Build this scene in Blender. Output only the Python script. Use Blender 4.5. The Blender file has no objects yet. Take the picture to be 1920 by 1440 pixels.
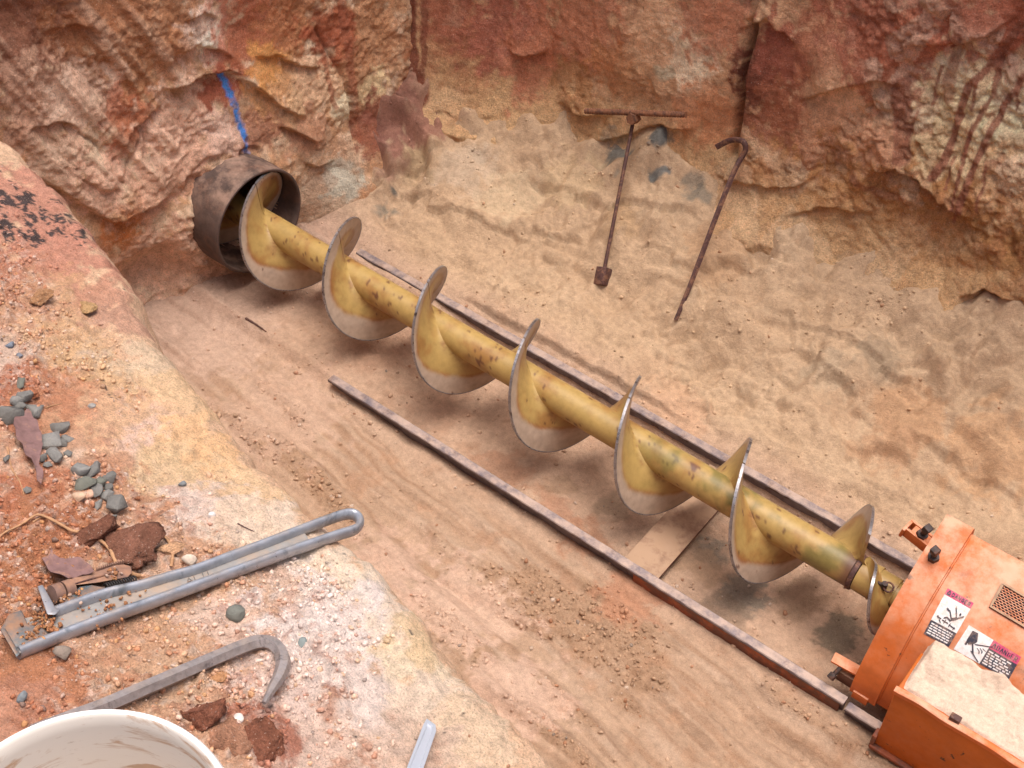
import bpy, bmesh, math, random
import numpy as np
from mathutils import Vector, Matrix

random.seed(7)
RNG = np.random.default_rng(7)
scene = bpy.context.scene
COL = scene.collection

# ------------------------------------------------------------------ camera
CAM = np.array([2.6419, -3.6913, 5.3846])
FPX = 2450.0                                   # focal length in pixels of the 1920 px wide photograph
TILT, YAW = math.radians(46.8), math.radians(38.7)
HV = np.array([-math.sin(YAW), math.cos(YAW), 0.0])
RV = np.array([math.cos(YAW), math.sin(YAW), 0.0])
FV = HV * math.cos(TILT) + np.array([0, 0, -math.sin(TILT)])
UV = np.cross(RV, FV)
cam_d = bpy.data.cameras.new('camera')
cam_d.sensor_width = 36.0
cam_d.lens = FPX / 1920.0 * 36.0
cam_d.clip_start = 0.05
cam_d.clip_end = 400.0
cam = bpy.data.objects.new('camera', cam_d)
COL.objects.link(cam)
M4 = Matrix.Identity(4)
for i in range(3):
    M4[i][0], M4[i][1], M4[i][2], M4[i][3] = RV[i], UV[i], -FV[i], CAM[i]
cam.matrix_world = M4
scene.camera = cam

# ------------------------------------------------------------------ sky, sun, exposure
SUN_EL, SUN_AZ = math.radians(82), math.radians(60)     # azimuth measured in XY from +X
world = bpy.data.worlds.new('World')
scene.world = world
world.use_nodes = True
wn = world.node_tree
bg = wn.nodes['Background']
sky = wn.nodes.new('ShaderNodeTexSky')
sky.sky_type = 'NISHITA'
sky.sun_disc = False
sky.sun_elevation = SUN_EL
sky.sun_rotation = math.radians(90) - SUN_AZ
sky.air_density = 0.7
sky.dust_density = 8.0
sky.ozone_density = 0.0
wn.links.new(sky.outputs[0], bg.inputs[0])
bg.inputs[1].default_value = 0.12
sun_d = bpy.data.lights.new('sun', 'SUN')
sun_d.energy = 1.3
sun_d.angle = math.radians(40)
sun_d.color = (1.0, 0.95, 0.89)
sun = bpy.data.objects.new('sun', sun_d)
COL.objects.link(sun)
sd = Vector((math.cos(SUN_EL) * math.cos(SUN_AZ), math.cos(SUN_EL) * math.sin(SUN_AZ), math.sin(SUN_EL)))
sun.rotation_euler = sd.to_track_quat('Z', 'Y').to_euler()
sun.location = (-3, 1, 12)
vs = scene.view_settings
vs.view_transform = 'Standard'
vs.look = 'None'
vs.gamma = 1.0
vs.use_curve_mapping = False
vs.exposure = 0.70
vs.use_white_balance = True
vs.white_balance_temperature = 6250
vs.white_balance_tint = 9

# ------------------------------------------------------------------ small helpers
def ray(px, py):
    d = FV * FPX + RV * (px - 960.0) - UV * (py - 720.0)
    return d / np.linalg.norm(d)

def on_z(p, z):
    d = ray(*p); return CAM + d * ((z - CAM[2]) / d[2])

def on_y(p, y):
    d = ray(*p); return CAM + d * ((y - CAM[1]) / d[1])

def on_x(p, x):
    d = ray(*p); return CAM + d * ((x - CAM[0]) / d[0])

def on_plane(p, o, n):
    d = ray(*p); return CAM + d * (np.dot(np.asarray(o) - CAM, n) / np.dot(d, n))

def lin(r, g, b):
    o = []
    for c in (r, g, b):
        c /= 255.0
        o.append(c / 12.92 if c <= 0.04045 else ((c + 0.055) / 1.055) ** 2.4)
    return np.array(o)

def smooth(a, b, x):
    t = np.clip((x - a) / (b - a), 0, 1); return t * t * (3 - 2 * t)

def tag(o, label=None, cat=None, group=None, kind=None):
    if label: o['label'] = label
    if cat: o['category'] = cat
    if group: o['group'] = group
    if kind: o['kind'] = kind
    return o

def thing(name, label, cat, loc=(0, 0, 0), group=None):
    o = bpy.data.objects.new(name, None)
    o.empty_display_size = 0.05
    COL.objects.link(o); o.location = [float(v) for v in loc]
    return tag(o, label, cat, group)

def link(name, me, material, parent=None):
    o = bpy.data.objects.new(name, me)
    COL.objects.link(o)
    if material is not None: me.materials.append(material)
    if parent is not None:
        o.parent = parent
        # meshes are written in world coordinates
        p = parent; off = Vector((0, 0, 0))
        while p is not None:
            off += p.location; p = p.parent
        o.location = -off
    return o

def tone(c, sat, gain):
    l = (c @ np.array([.3, .55, .15]))[:, None]
    return np.clip((l + sat * (c - l)) * gain, .01, .9)

def np_mesh(name, V, F, col=None, smooth_shade=True, mats=None):
    """V (n,3), F (m,k) equal-sized faces"""
    V = np.asarray(V, np.float32); F = np.asarray(F, np.int32)
    me = bpy.data.meshes.new(name)
    me.vertices.add(len(V)); me.vertices.foreach_set('co', V.ravel())
    k = F.shape[1]
    me.loops.add(F.size); me.loops.foreach_set('vertex_index', F.ravel())
    me.polygons.add(len(F))
    me.polygons.foreach_set('loop_start', np.arange(0, F.size, k, dtype=np.int32))
    me.polygons.foreach_set('loop_total', np.full(len(F), k, np.int32))
    if smooth_shade: me.polygons.foreach_set('use_smooth', np.ones(len(F), bool))
    if mats is not None: me.polygons.foreach_set('material_index', np.asarray(mats, np.int32))
    me.update(calc_edges=True)
    if col is not None:
        a = me.color_attributes.new('Col', 'FLOAT_COLOR', 'POINT')
        c = np.ones((len(V), 4), np.float32); c[:, :3] = col
        a.data.foreach_set('color', c.ravel())
    return me

def grid_faces(nu, nv):
    i = np.arange(nu - 1)[:, None] * nv + np.arange(nv - 1)[None]
    i = i.ravel()
    return np.stack([i, i + nv, i + nv + 1, i + 1], 1)

def bm_mesh(name, bm, smooth_angle=None):
    me = bpy.data.meshes.new(name)
    bmesh.ops.recalc_face_normals(bm, faces=bm.faces[:])
    if smooth_angle is not None:
        for f in bm.faces: f.smooth = True
        for e in bm.edges:
            if len(e.link_faces) == 2 and e.calc_face_angle(0) > smooth_angle: e.smooth = False
    bm.to_mesh(me); bm.free()
    return me

def bm_box(bm, cx, cy, cz, sx, sy, sz, rot=None, bevel=0.0):
    r = bmesh.ops.create_cube(bm, size=1.0)
    vs_ = r['verts']
    bmesh.ops.scale(bm, vec=(sx, sy, sz), verts=vs_)
    if bevel > 0:
        es = list({e for v in vs_ for e in v.link_edges})
        q = bmesh.ops.bevel(bm, geom=es, offset=bevel, segments=2, affect='EDGES', profile=0.5)
        vs_ = list({v for f in q['faces'] for v in f.verts} | {v for v in vs_ if v.is_valid})
    if rot is not None: bmesh.ops.rotate(bm, cent=(0, 0, 0), matrix=rot, verts=vs_)
    bmesh.ops.translate(bm, vec=(cx, cy, cz), verts=vs_)
    return vs_

def frame(a, b, upv=(0, 0, 1)):
    """rotation whose X axis runs a->b, Z close to upv"""
    x = (Vector(b) - Vector(a)).normalized(); u = Vector(upv)
    y = u.cross(x)
    if y.length < 1e-5: y = Vector((0, 1, 0)).cross(x)
    y.normalize(); z = x.cross(y)
    return Matrix((x, y, z)).transposed()

def bm_cyl(bm, a, b, r1, r2=None, seg=20, cap=True):
    a = Vector(a); b = Vector(b); r2 = r1 if r2 is None else r2
    R = frame(a, b)
    ra, rb = [], []
    for i in range(seg):
        t = 2 * math.pi * i / seg
        o = R @ Vector((0, math.cos(t), math.sin(t)))
        ra.append(bm.verts.new(a + o * r1)); rb.append(bm.verts.new(b + o * r2))
    for i in range(seg):
        j = (i + 1) % seg
        bm.faces.new((ra[i], ra[j], rb[j], rb[i]))
    if cap:
        bm.faces.new(ra[::-1]); bm.faces.new(rb)

def bm_sweep(bm, pts, section, upv=(0, 0, 1), cap=True, scales=None):
    """sweep a closed 2D section [(y,z)] along pts (frame: x tangent, z near upv)"""
    pts = [Vector(p) for p in pts]; rings = []
    n = len(pts)
    for i, p in enumerate(pts):
        a = pts[max(0, i - 1)]; b = pts[min(n - 1, i + 1)]
        R = frame(a, b, upv)
        s = scales[i] if scales else (1, 1)
        if not isinstance(s, (tuple, list)): s = (s, s)
        rings.append([bm.verts.new(p + R @ Vector((0, y * s[0], z * s[1]))) for y, z in section])
    m = len(section)
    for i in range(n - 1):
        for j in range(m):
            k = (j + 1) % m
            bm.faces.new((rings[i][j], rings[i][k], rings[i + 1][k], rings[i + 1][j]))
    if cap:
        bm.faces.new(rings[0][::-1]); bm.faces.new(rings[-1])

def circle_sec(r, n=12):
    return [(r * math.cos(2 * math.pi * i / n), r * math.sin(2 * math.pi * i / n)) for i in range(n)]

def spline(pts, n):
    """Catmull-Rom resample"""
    P = np.asarray(pts, float); m = len(P)
    out = []
    for t in np.linspace(0, m - 1 - 1e-9, n):
        i = int(t); f = t - i
        p0, p1, p2, p3 = P[max(i - 1, 0)], P[i], P[min(i + 1, m - 1)], P[min(i + 2, m - 1)]
        out.append(0.5 * (2 * p1 + (p2 - p0) * f + (2 * p0 - 5 * p1 + 4 * p2 - p3) * f * f + (3 * p1 - p0 - 3 * p2 + p3) * f ** 3))
    return np.array(out)

# ------------------------------------------------------------------ numpy noise
PERM = np.random.default_rng(11).permutation(4096).astype(np.int32)
GR = np.random.default_rng(12).normal(size=(4096, 3)).astype(np.float32)
GR /= np.linalg.norm(GR, axis=1, keepdims=True)

an_ = np.random.default_rng(13).uniform(0, 6.2832, 4096)
GX, GY = np.cos(an_).astype(np.float32), np.sin(an_).astype(np.float32)

def hsh(ix, iy, iz, seed=0):
    return PERM[(PERM[(PERM[(ix + seed * 57) & 4095] + iy) & 4095] + iz) & 4095]

def perlin(P, seed=0):
    P = np.asarray(P, np.float32)
    I = np.floor(P).astype(np.int32); f = P - I
    w = f * f * f * (f * (f * 6 - 15) + 10)
    out = np.zeros(len(P), np.float32)
    for dx in (0, 1):
        for dy in (0, 1):
            for dz in (0, 1):
                g = GR[hsh(I[:, 0] + dx, I[:, 1] + dy, I[:, 2] + dz, seed)]
                v = g[:, 0] * (f[:, 0] - dx) + g[:, 1] * (f[:, 1] - dy) + g[:, 2] * (f[:, 2] - dz)
                wx = w[:, 0] if dx else 1 - w[:, 0]
                wy = w[:, 1] if dy else 1 - w[:, 1]
                wz = w[:, 2] if dz else 1 - w[:, 2]
                out += v * wx * wy * wz
    return out * 1.5

def perlin2(Q, c, seed=0):
    I = np.floor(Q).astype(np.int32); f = Q - I
    w = f * f * f * (f * (f * 6 - 15) + 10)
    a, b = PERM[(I[:, 0] + seed * 57) & 4095], PERM[(I[:, 0] + 1 + seed * 57) & 4095]
    def g(h, dx, dy):
        h = PERM[(PERM[(h + I[:, 1] + dy) & 4095] + c) & 4095]
        return GX[h] * (f[:, 0] - dx) + GY[h] * (f[:, 1] - dy)
    p0 = g(a, 0, 0); p1 = g(b, 1, 0); q0 = g(a, 0, 1); q1 = g(b, 1, 1)
    u, v = w[:, 0], w[:, 1]
    p0 += u * (p1 - p0); q0 += u * (q1 - q0)
    return (p0 + v * (q0 - p0)) * 1.5

def flat(P):
    P = np.asarray(P)
    if len(P) > 4000:
        for k in (2, 1, 0):
            if P[0, k] == P[-1, k] and P[0, k] == P[len(P) // 2, k] and np.ptp(P[::97, k]) == 0:
                q = [i for i in range(3) if i != k]
                return np.ascontiguousarray(P[:, q], dtype=np.float32), int(P[0, k] * 10) & 4095
    return None, 0

def fbm(P, freq, octs=4, gain=0.5, seed=0):
    Q, c = flat(P)
    if Q is not None:
        a = 1.0; s = np.zeros(len(Q), np.float32); t = 0
        for o in range(octs):
            s += a * perlin2(Q * np.float32(freq * 2.03 ** o) + np.float32(17.3 * o), c, seed + o); t += a; a *= gain
        return s / t * 1.4
    a = 1.0; s = np.zeros(len(P), np.float32); t = 0
    for o in range(octs):
        s += a * perlin(np.asarray(P) * (freq * 2.03 ** o) + 17.3 * o, seed + o); t += a; a *= gain
    return s / t * 1.4

def ridge(P, freq, octs=3, seed=0):
    Q, c = flat(P)
    if Q is not None:
        a = 1.0; s = np.zeros(len(Q), np.float32); t = 0
        for o in range(octs):
            s += a * (1 - np.abs(perlin2(Q * np.float32(freq * 2.07 ** o) + np.float32(9.1 * o), c, seed + o)) * 2); t += a; a *= 0.5
        return s / t
    a = 1.0; s = np.zeros(len(P), np.float32); t = 0
    for o in range(octs):
        s += a * (1 - np.abs(perlin(np.asarray(P) * (freq * 2.07 ** o) + 9.1 * o, seed + o)) * 2); t += a; a *= 0.5
    return s / t

def worley2(P2, freq, seed=0):
    """2-D cellular noise: F1, F2, random value of the cell"""
    p = np.asarray(P2, np.float32) * freq
    I = np.floor(p).astype(np.int32)
    f1 = np.full(len(p), 9.0, np.float32); f2 = f1.copy(); cid = np.zeros(len(p), np.float32)
    for dx in (-1, 0, 1):
        for dy in (-1, 0, 1):
            h = hsh(I[:, 0] + dx, I[:, 1] + dy, np.full(len(p), 3, np.int32), seed)
            cx = I[:, 0] + dx + (h % 61) / 61.0; cy = I[:, 1] + dy + ((h // 61) % 61) / 61.0
            d = np.hypot(p[:, 0] - cx, p[:, 1] - cy)
            c = (h % 997) / 997.0
            near = d < f1
            f2 = np.where(near, f1, np.minimum(f2, d)); cid = np.where(near, c, cid); f1 = np.where(near, d, f1)
    return f1, f2, cid

def facets(P2, freq, seed, off, tilt, k=.7):
    """cut-clay relief: tilted planes that meet in sharp but continuous creases"""
    p = np.asarray(P2, np.float32) * freq
    I = np.floor(p).astype(np.int32); n = len(p)
    f1 = np.full(n, 9.0, np.float32); f2 = f1.copy(); cid = np.zeros(n, np.float32); top = np.full(n, -9.0, np.float32)
    for dx in (-1, 0, 1):
        for dy in (-1, 0, 1):
            h = hsh(I[:, 0] + dx, I[:, 1] + dy, np.full(n, 5, np.int32), seed)
            ex = p[:, 0] - (I[:, 0] + dx + (h % 61) / 61.0); ey = p[:, 1] - (I[:, 1] + dy + ((h // 61) % 61) / 61.0)
            d2 = ex * ex + ey * ey; d = np.sqrt(d2)
            v = (off * ((h % 997) / 498.5 - 1) + tilt * (ex * ((h % 89) / 44.5 - 1) + ey * ((h % 83) / 41.5 - 1)) - k * (off + tilt) * d2).astype(np.float32)
            m = v > top
            cid = np.where(m, (h % 983) / 983.0, cid); top = np.where(m, v, top)
            a = d < f1; f2 = np.where(a, f1, np.minimum(f2, d)); f1 = np.where(a, d, f1)
    return top, f2 - f1, cid

# ------------------------------------------------------------------ base shapes of the pit
FLOOR_Y = [-3.0, -2.2, -1.6, -1.2, -.9, -.6, -.45, -.38, 0, .36, .40, .455, .6, 1.0, 1.4, 1.75, 2.2, 3.0]
FLOOR_Z = [1.6, .85, .33, .14, .07, .055, .06, .03, .0, .02, .06, .115, .15, .27, .44, .64, .92, 1.3]
YY = np.linspace(-3, 3, 601)
ZZ = np.interp(YY, FLOOR_Y, FLOOR_Z)
ZZ = np.convolve(np.pad(ZZ, 4, 'edge'), np.ones(9) / 9, 'valid')

def floor_base(x, y):
    z = np.interp(y, YY, ZZ)
    inner = smooth(.47, .38, np.abs(y))
    z = z + inner * .085 * smooth(-.75, -1.45, x)          # sand heaped over the rails' left end
    z = z + .05 * smooth(-.5, -1.6, x) * smooth(-.3, -.7, y)
    z = z + .18 * smooth(-1.7, -2.5, x) * smooth(.45, 1.2, y)   # fallen soil in the far corner
    z = z + .30 * np.exp(-((x + 2.35) / .38) ** 2 - ((y - 1.42) / .36) ** 2)   # heap in the corner
    return z

def far_base(x, z):
    fz = .50 + .05 * np.sin(x * 2.3) + .04 * np.sin(x * 5.1 + 1)
    return 1.70 + .17 * (z - .4) - .15 * np.exp(-np.clip(z - fz, 0, 9) / .11) * (1 + .5 * np.sin(x * 3.7 + 2)) + .05 * np.sin(x * 1.1 + .6) - .34 * smooth(-1.5, -2.4, x)

def end_base(y, z):
    x = -2.43 + .14 * y - .09 * (z - .5)
    x = x - .14 * smooth(-.34, -.60, y) * smooth(.55, .30, z)   # hollow at the foot, left of the casing
    x = x + .20 * smooth(.62, .2, z) * smooth(.35, .9, y) + .10 * np.exp(-np.clip(z - .12, 0, 9) / .10) * smooth(-.3, -.5, y)
    return x

EDGE_X = [-3.4, -2.0, -.6, -.05, .39, .70, 1.01, 1.25, 1.5, 1.7, 1.85, 2.02, 2.3, 3.0, 6.6]
EDGE_Y = [-2.45, -2.42, -2.39, -2.40, -2.49, -2.61, -2.70, -2.755, -2.765, -2.81, -2.855, -2.88, -2.92, -2.95, -2.95]
BANK_O = [-3.2, -1.6, -.9, -.6, -.3, -.14, -.06, 0, .022, .04, .07, .14, .30, .5, .7, 1.0, 1.25]
BANK_Z = [.42, .40, .36, .27, .125, .055, .024, 0, -.03, -.09, -.28, -.8, -1.8, -2.6, -3.05, -3.3, -3.38]
ZE = 3.42

def edge_y(x):
    return np.interp(x, EDGE_X, EDGE_Y)

def hit(px, py):
    """first base surface met by a photograph pixel's line of sight"""
    d = ray(px, py); t = np.arange(1.0, 14.0, .006)
    P = CAM + d * t[:, None]
    x, y, z = P.T
    o = y - edge_y(x)
    bank = z < ZE + np.interp(o, BANK_O, BANK_Z)
    bank &= (o < .3)
    s = bank | (z < floor_base(x, y)) | (y > far_base(x, z)) | (x < end_base(y, z))
    i = int(np.argmax(s))
    return P[i]

# ------------------------------------------------------------------ colours of the earth, as patches on it
def blobs_apply(V, col, blobs, warp, contrast=1.0):
    """blobs: (px, py, radius m, rgb, strength[, stretch])"""
    for b in blobs:
        c = hit(b[0], b[1]); r = b[2]; st = b[5] if len(b) > 5 else 1.0
        D = V - c
        d2 = (D[:, 0] ** 2 + D[:, 1] ** 2 + (D[:, 2] / st) ** 2) / (r * r)
        near = d2 < 6
        if not near.any(): continue
        m = 1 - .56 * np.sqrt(d2[near]) + warp[near] * .85
        w = smooth(.12, .5, m)[:, None] * min(1, b[4] + .12)
        rgb = lin(*b[3])
        if contrast != 1: rgb = .26 * np.array([1.25, .92, .68]) * (rgb / (.26 * np.array([1.25, .92, .68]))) ** contrast
        col[near] = col[near] * (1 - w) + rgb * w
    return col

def poly_dist(U, pts):
    """distance of 2-D points to a polyline and position along it"""
    pts = np.asarray(pts, float); best = np.full(len(U), 9e9); par = np.zeros(len(U))
    n = len(pts) - 1
    for i in range(n):
        a, b = pts[i], pts[i + 1]; ab = b - a
        t = np.clip(((U - a) @ ab) / (ab @ ab), 0, 1)
        d = np.hypot(*(U - (a + t[:, None] * ab)).T)
        m = d < best; best[m] = d[m]; par[m] = (i + t[m]) / n
    return best, par

def uniq(*segs):
    return np.unique(np.round(np.concatenate(segs), 5))

# ------------------------------------------------------------------ materials
def nodes_of(name, rough=.9, metallic=0.0):
    m = bpy.data.materials.new(name); m.use_nodes = True
    nt = m.node_tree; b = nt.nodes['Principled BSDF']
    b.inputs['Roughness'].default_value = rough
    b.inputs['Metallic'].default_value = metallic
    return m, nt, b

def N(nt, t, **kw):
    n = nt.nodes.new(t)
    for k, v in kw.items(): setattr(n, k, v)
    return n

def noise(nt, scale, detail=4, rough=.6, vec=None, dist=0.0):
    n = N(nt, 'ShaderNodeTexNoise')
    n.inputs['Scale'].default_value = scale; n.inputs['Detail'].default_value = detail
    n.inputs['Roughness'].default_value = rough; n.inputs['Distortion'].default_value = dist
    if vec is not None: nt.links.new(vec, n.inputs['Vector'])
    return n.outputs['Fac']

def ramp(nt, fac, stops):
    r = N(nt, 'ShaderNodeValToRGB')
    el = r.color_ramp.elements
    while len(el) < len(stops): el.new(.5)
    for e, (p, c) in zip(el, stops):
        e.position = p
        e.color = (c, c, c, 1) if isinstance(c, (int, float)) else (*[float(q) for q in c], 1)
    nt.links.new(fac, r.inputs[0])
    return r.outputs[0]

def mixc(nt, fac, a, b, mode='MIX'):
    m = N(nt, 'ShaderNodeMix', data_type='RGBA', blend_type=mode)
    for s, v in ((m.inputs[0], fac), (m.inputs[6], a), (m.inputs[7], b)):
        if isinstance(v, (int, float)): s.default_value = v
        elif isinstance(v, (tuple, list, np.ndarray)): s.default_value = (*[float(q) for q in v[:3]], 1)
        else: nt.links.new(v, s)
    return m.outputs[2]

def math_n(nt, op, a, b=None):
    m = N(nt, 'ShaderNodeMath', operation=op)
    for s, v in ((m.inputs[0], a), (m.inputs[1], b)):
        if v is None: continue
        if isinstance(v, (int, float)): s.default_value = v
        else: nt.links.new(v, s)
    return m.outputs[0]

def bump(nt, b, h, dist, strength=1.0, prev=None):
    n = N(nt, 'ShaderNodeBump'); n.inputs['Distance'].default_value = dist; n.inputs['Strength'].default_value = strength
    nt.links.new(h, n.inputs['Height'])
    if prev is not None: nt.links.new(prev, n.inputs['Normal'])
    nt.links.new(n.outputs[0], b.inputs['Normal'])
    return n.outputs[0]

def pos(nt):
    return N(nt, 'ShaderNodeNewGeometry').outputs['Position']

def attr(nt):
    a = N(nt, 'ShaderNodeAttribute'); a.attribute_name = 'Col'
    return a.outputs['Color']

def mat_soil(name, f=1.0, depth=.006, k=1.0):
    m, nt, b = nodes_of(name, .95)
    b.inputs['Specular IOR Level'].default_value = .2
    p = pos(nt)
    c = attr(nt)
    c = mixc(nt, 1.0, c, ramp(nt, noise(nt, 22 * f, 5, .65, p), [(.28, 1 - .26 * k), (.5, 1.0), (.74, 1 + .22 * k)]), 'MULTIPLY')
    c = mixc(nt, 1.0, c, ramp(nt, noise(nt, 120 * f, 3, .7, p), [(.3, 1 - .28 * k), (.5, 1.0), (.72, 1 + .2 * k)]), 'MULTIPLY')
    g = noise(nt, 150 * f, 2, .5, p)
    c = mixc(nt, ramp(nt, g, [(.66, 0.0), (.72, .45 * k)]), c, lin(214, 196, 180))     # pale grit
    c = mixc(nt, ramp(nt, noise(nt, 95 * f, 2, .5, p, .6), [(.27, .5 * k), (.33, 0.0)]), c, lin(112, 72, 48))  # dark specks
    nt.links.new(c, b.inputs['Base Color'])
    h = math_n(nt, 'ADD', noise(nt, 45 * f, 6, .7, p), math_n(nt, 'MULTIPLY', noise(nt, 190 * f, 3, .6, p), .45))
    bump(nt, b, h, depth, .9)
    return m

M = {}
M['pit'] = mat_soil('pit_earth', 1.0, .022, 1.15)
M['floor'] = mat_soil('floor_earth', 1.5, .012, .75)
M['bank'] = mat_soil('bank_earth', 2.4, .011, 1.2)
M['clod'] = mat_soil('clod_earth', 2.0, .012, 1.3)
M['powder'] = mat_soil('pale_dust', 1.6, .004, .6)
M['crumb'] = mat_soil('crumb_earth', 2.5, .003)

def mat_attr(name, rough, metal=0.0, f=40, spec=.4, chip=None, chip_c=(60, 40, 30), bumpd=.001):
    m, nt, b = nodes_of(name, rough, metal)
    b.inputs['Specular IOR Level'].default_value = spec
    p = pos(nt); c = attr(nt)
    c = mixc(nt, 1.0, c, ramp(nt, noise(nt, f, 5, .6, p), [(.3, .85), (.5, 1.0), (.7, 1.1)]), 'MULTIPLY')
    if chip:
        w = ramp(nt, noise(nt, f * .5, 6, .7, p, .3), [(chip, 0.0), (chip + .035, 1.0)])
        c = mixc(nt, w, c, lin(*chip_c))
    nt.links.new(c, b.inputs['Base Color'])
    bump(nt, b, noise(nt, f * 3, 4, .6, p), bumpd, .6)
    return m

def mat_plain(name, rgb, rough=.6, metal=0.0, f=30, var=.25, rust=None, rust_c=(80, 50, 38), dust=0.0, dust_c=(190, 160, 130),
              spec=.4, bumpd=.001, stretch=None, chips=None, chips_c=(62, 44, 40)):
    """painted or bare metal and the like: uneven tone, rust patches, chips, dust on upward faces"""
    m, nt, b = nodes_of(name, rough, metal)
    b.inputs['Specular IOR Level'].default_value = spec
    p = pos(nt)
    if stretch:
        mp = N(nt, 'ShaderNodeMapping'); mp.inputs['Scale'].default_value = stretch
        nt.links.new(p, mp.inputs['Vector']); p = mp.outputs[0]
    c = mixc(nt, 1.0, lin(*rgb), ramp(nt, noise(nt, f, 6, .65, p), [(.28, 1 - var), (.5, 1.0), (.72, 1 + var * .7)]), 'MULTIPLY')
    if rust: c = mixc(nt, ramp(nt, noise(nt, f * .45, 7, .7, p, .4), [(rust - .06, 0.0), (rust + .05, 1.0)]), c, lin(*rust_c))
    if chips: c = mixc(nt, ramp(nt, noise(nt, f * .8, 5, .75, p, .5), [(chips, 0.0), (chips + .03, .95)]), c, lin(*chips_c))
    if dust:
        nz = N(nt, 'ShaderNodeSeparateXYZ'); nt.links.new(N(nt, 'ShaderNodeNewGeometry').outputs['Normal'], nz.inputs[0])
        up_ = ramp(nt, nz.outputs[2], [(.35, 0.0), (.85, 1.0)])
        d = ramp(nt, noise(nt, f * .6, 6, .7, p), [(.5 - .25 * dust, 0.0), (.72 - .2 * dust, 1.0)])
        c = mixc(nt, math_n(nt, 'MULTIPLY', math_n(nt, 'MULTIPLY', up_, d), min(1, .5 + .5 * dust)), c, lin(*dust_c))
    nt.links.new(c, b.inputs['Base Color'])
    r_ = ramp(nt, noise(nt, f * 1.7, 4, .6, p), [(.3, max(0, rough - .12)), (.7, min(1, rough + .15))])
    nt.links.new(r_, b.inputs['Roughness'])
    bump(nt, b, noise(nt, f * 2.5, 5, .65, p), bumpd, .7)
    return m

M['casing'] = mat_plain('casing_steel', (84, 68, 62), .75, .0, 14, .35, rust=.58, rust_c=(100, 74, 62), dust=.4, dust_c=(170, 140, 122), bumpd=.004)
M['auger'] = mat_attr('auger_paint', .45, 0, 26, .45, chip=.76, chip_c=(96, 60, 44), bumpd=.0015)
M['flight'] = mat_attr('flight_paint', .42, 0, 26, .45, bumpd=.0008)
M['edge'] = mat_plain('worn_edge_steel', (150, 146, 148), .34, .75, 40, .3, rust=.60, rust_c=(78, 64, 64), bumpd=.0005)
M['rail'] = mat_plain('rail_steel', (112, 102, 106), .55, .2, 20, .35, rust=.60, rust_c=(80, 58, 56), dust=.62, dust_c=(184, 160, 144), bumpd=.002)
M['rail_paint'] = mat_plain('rail_side_paint', (142, 76, 48), .6, 0, 20, .3, rust=.5, rust_c=(105, 66, 52), bumpd=.002)
M['tie'] = mat_plain('tie_plate', (110, 76, 62), .8, 0, 14, .25, dust=1.0, dust_c=(168, 138, 112), bumpd=.002)
M['orange'] = mat_plain('orange_paint', (194, 102, 46), .55, 0, 12, .2, rust=.66, rust_c=(150, 84, 50), dust=.5, dust_c=(214, 170, 142), chips=.645, bumpd=.0012)
M['orange_shaded'] = mat_plain('orange_shaded_paint', (178, 92, 24), .5, 0, 12, .14, chips=.64, chips_c=(58, 34, 22), bumpd=.0012)  # the machine's orange again, with the box side's shade put into the colour
M['iron'] = mat_plain('dark_iron', (66, 56, 54), .6, .3, 40, .35, rust=.55, rust_c=(104, 70, 54), bumpd=.001)
M['rusty'] = mat_plain('rusty_bar', (84, 58, 54), .65, .2, 60, .35, rust=.55, rust_c=(128, 92, 72), bumpd=.0012)
M['rebar'] = mat_plain('rusty_rebar', (126, 84, 60), .8, .0, 60, .35, rust=.55, rust_c=(90, 62, 50), bumpd=.0012)
M['alu'] = mat_plain('wrench_aluminium', (168, 170, 176), .38, .6, 30, .25, rust=.60, rust_c=(110, 118, 124), dust=.25, dust_c=(180, 160, 140), bumpd=.0006)
M['alu_web'] = mat_plain('wrench_web', (150, 146, 142), .55, .3, 30, .2, dust=.35, dust_c=(186, 158, 132), bumpd=.0006)
M['jaw'] = mat_plain('jaw_steel', (92, 106, 112), .5, .3, 50, .3, rust=.6, rust_c=(120, 100, 86), dust=.45, dust_c=(176, 130, 96), bumpd=.0006)
M['jaw_rust'] = mat_plain('jaw_rust', (124, 96, 84), .7, .1, 60, .3, dust=.4, dust_c=(170, 125, 95), bumpd=.0006)
M['crow'] = mat_plain('crowbar_steel', (156, 146, 142), .42, .5, 60, .35, rust=.62, rust_c=(84, 76, 78), dust=.3, dust_c=(180, 160, 145), bumpd=.001)
M['chrome'], _nt, _b = nodes_of('polished_handle', .32, .6)
_b.inputs['Base Color'].default_value = (*[float(q) for q in lin(214, 216, 222)], 1)
M['bucket'] = mat_plain('bucket_plastic', (226, 222, 218), .45, 0, 9, .06, bumpd=.0006)
M['stone'] = mat_attr('stone', .85, 0, 90, .3, bumpd=.004)
M['leaf'] = mat_plain('dead_leaf', (122, 92, 88), .8, 0, 60, .3, rust=.6, rust_c=(150, 112, 92), bumpd=.001)
M['root'] = mat_plain('root', (176, 134, 98), .9, 0, 90, .3, bumpd=.001)
M['black'] = mat_plain('black_spring', (44, 38, 36), .6, .3, 80, .3)
M['white_p'] = mat_plain('label_white', (226, 222, 220), .5, 0, 60, .08, dust=.2, dust_c=(196, 160, 136), rust=.68, rust_c=(170, 140, 120))
M['magenta_p'] = mat_plain('label_magenta', (190, 62, 104), .5, 0, 60, .15, dust=.2, dust_c=(196, 160, 136), rust=.68, rust_c=(170, 140, 120))
M['black_p'] = mat_plain('label_black', (52, 52, 66), .5, 0, 60, .15, dust=.2, dust_c=(196, 160, 136), rust=.68, rust_c=(170, 140, 120))

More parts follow.
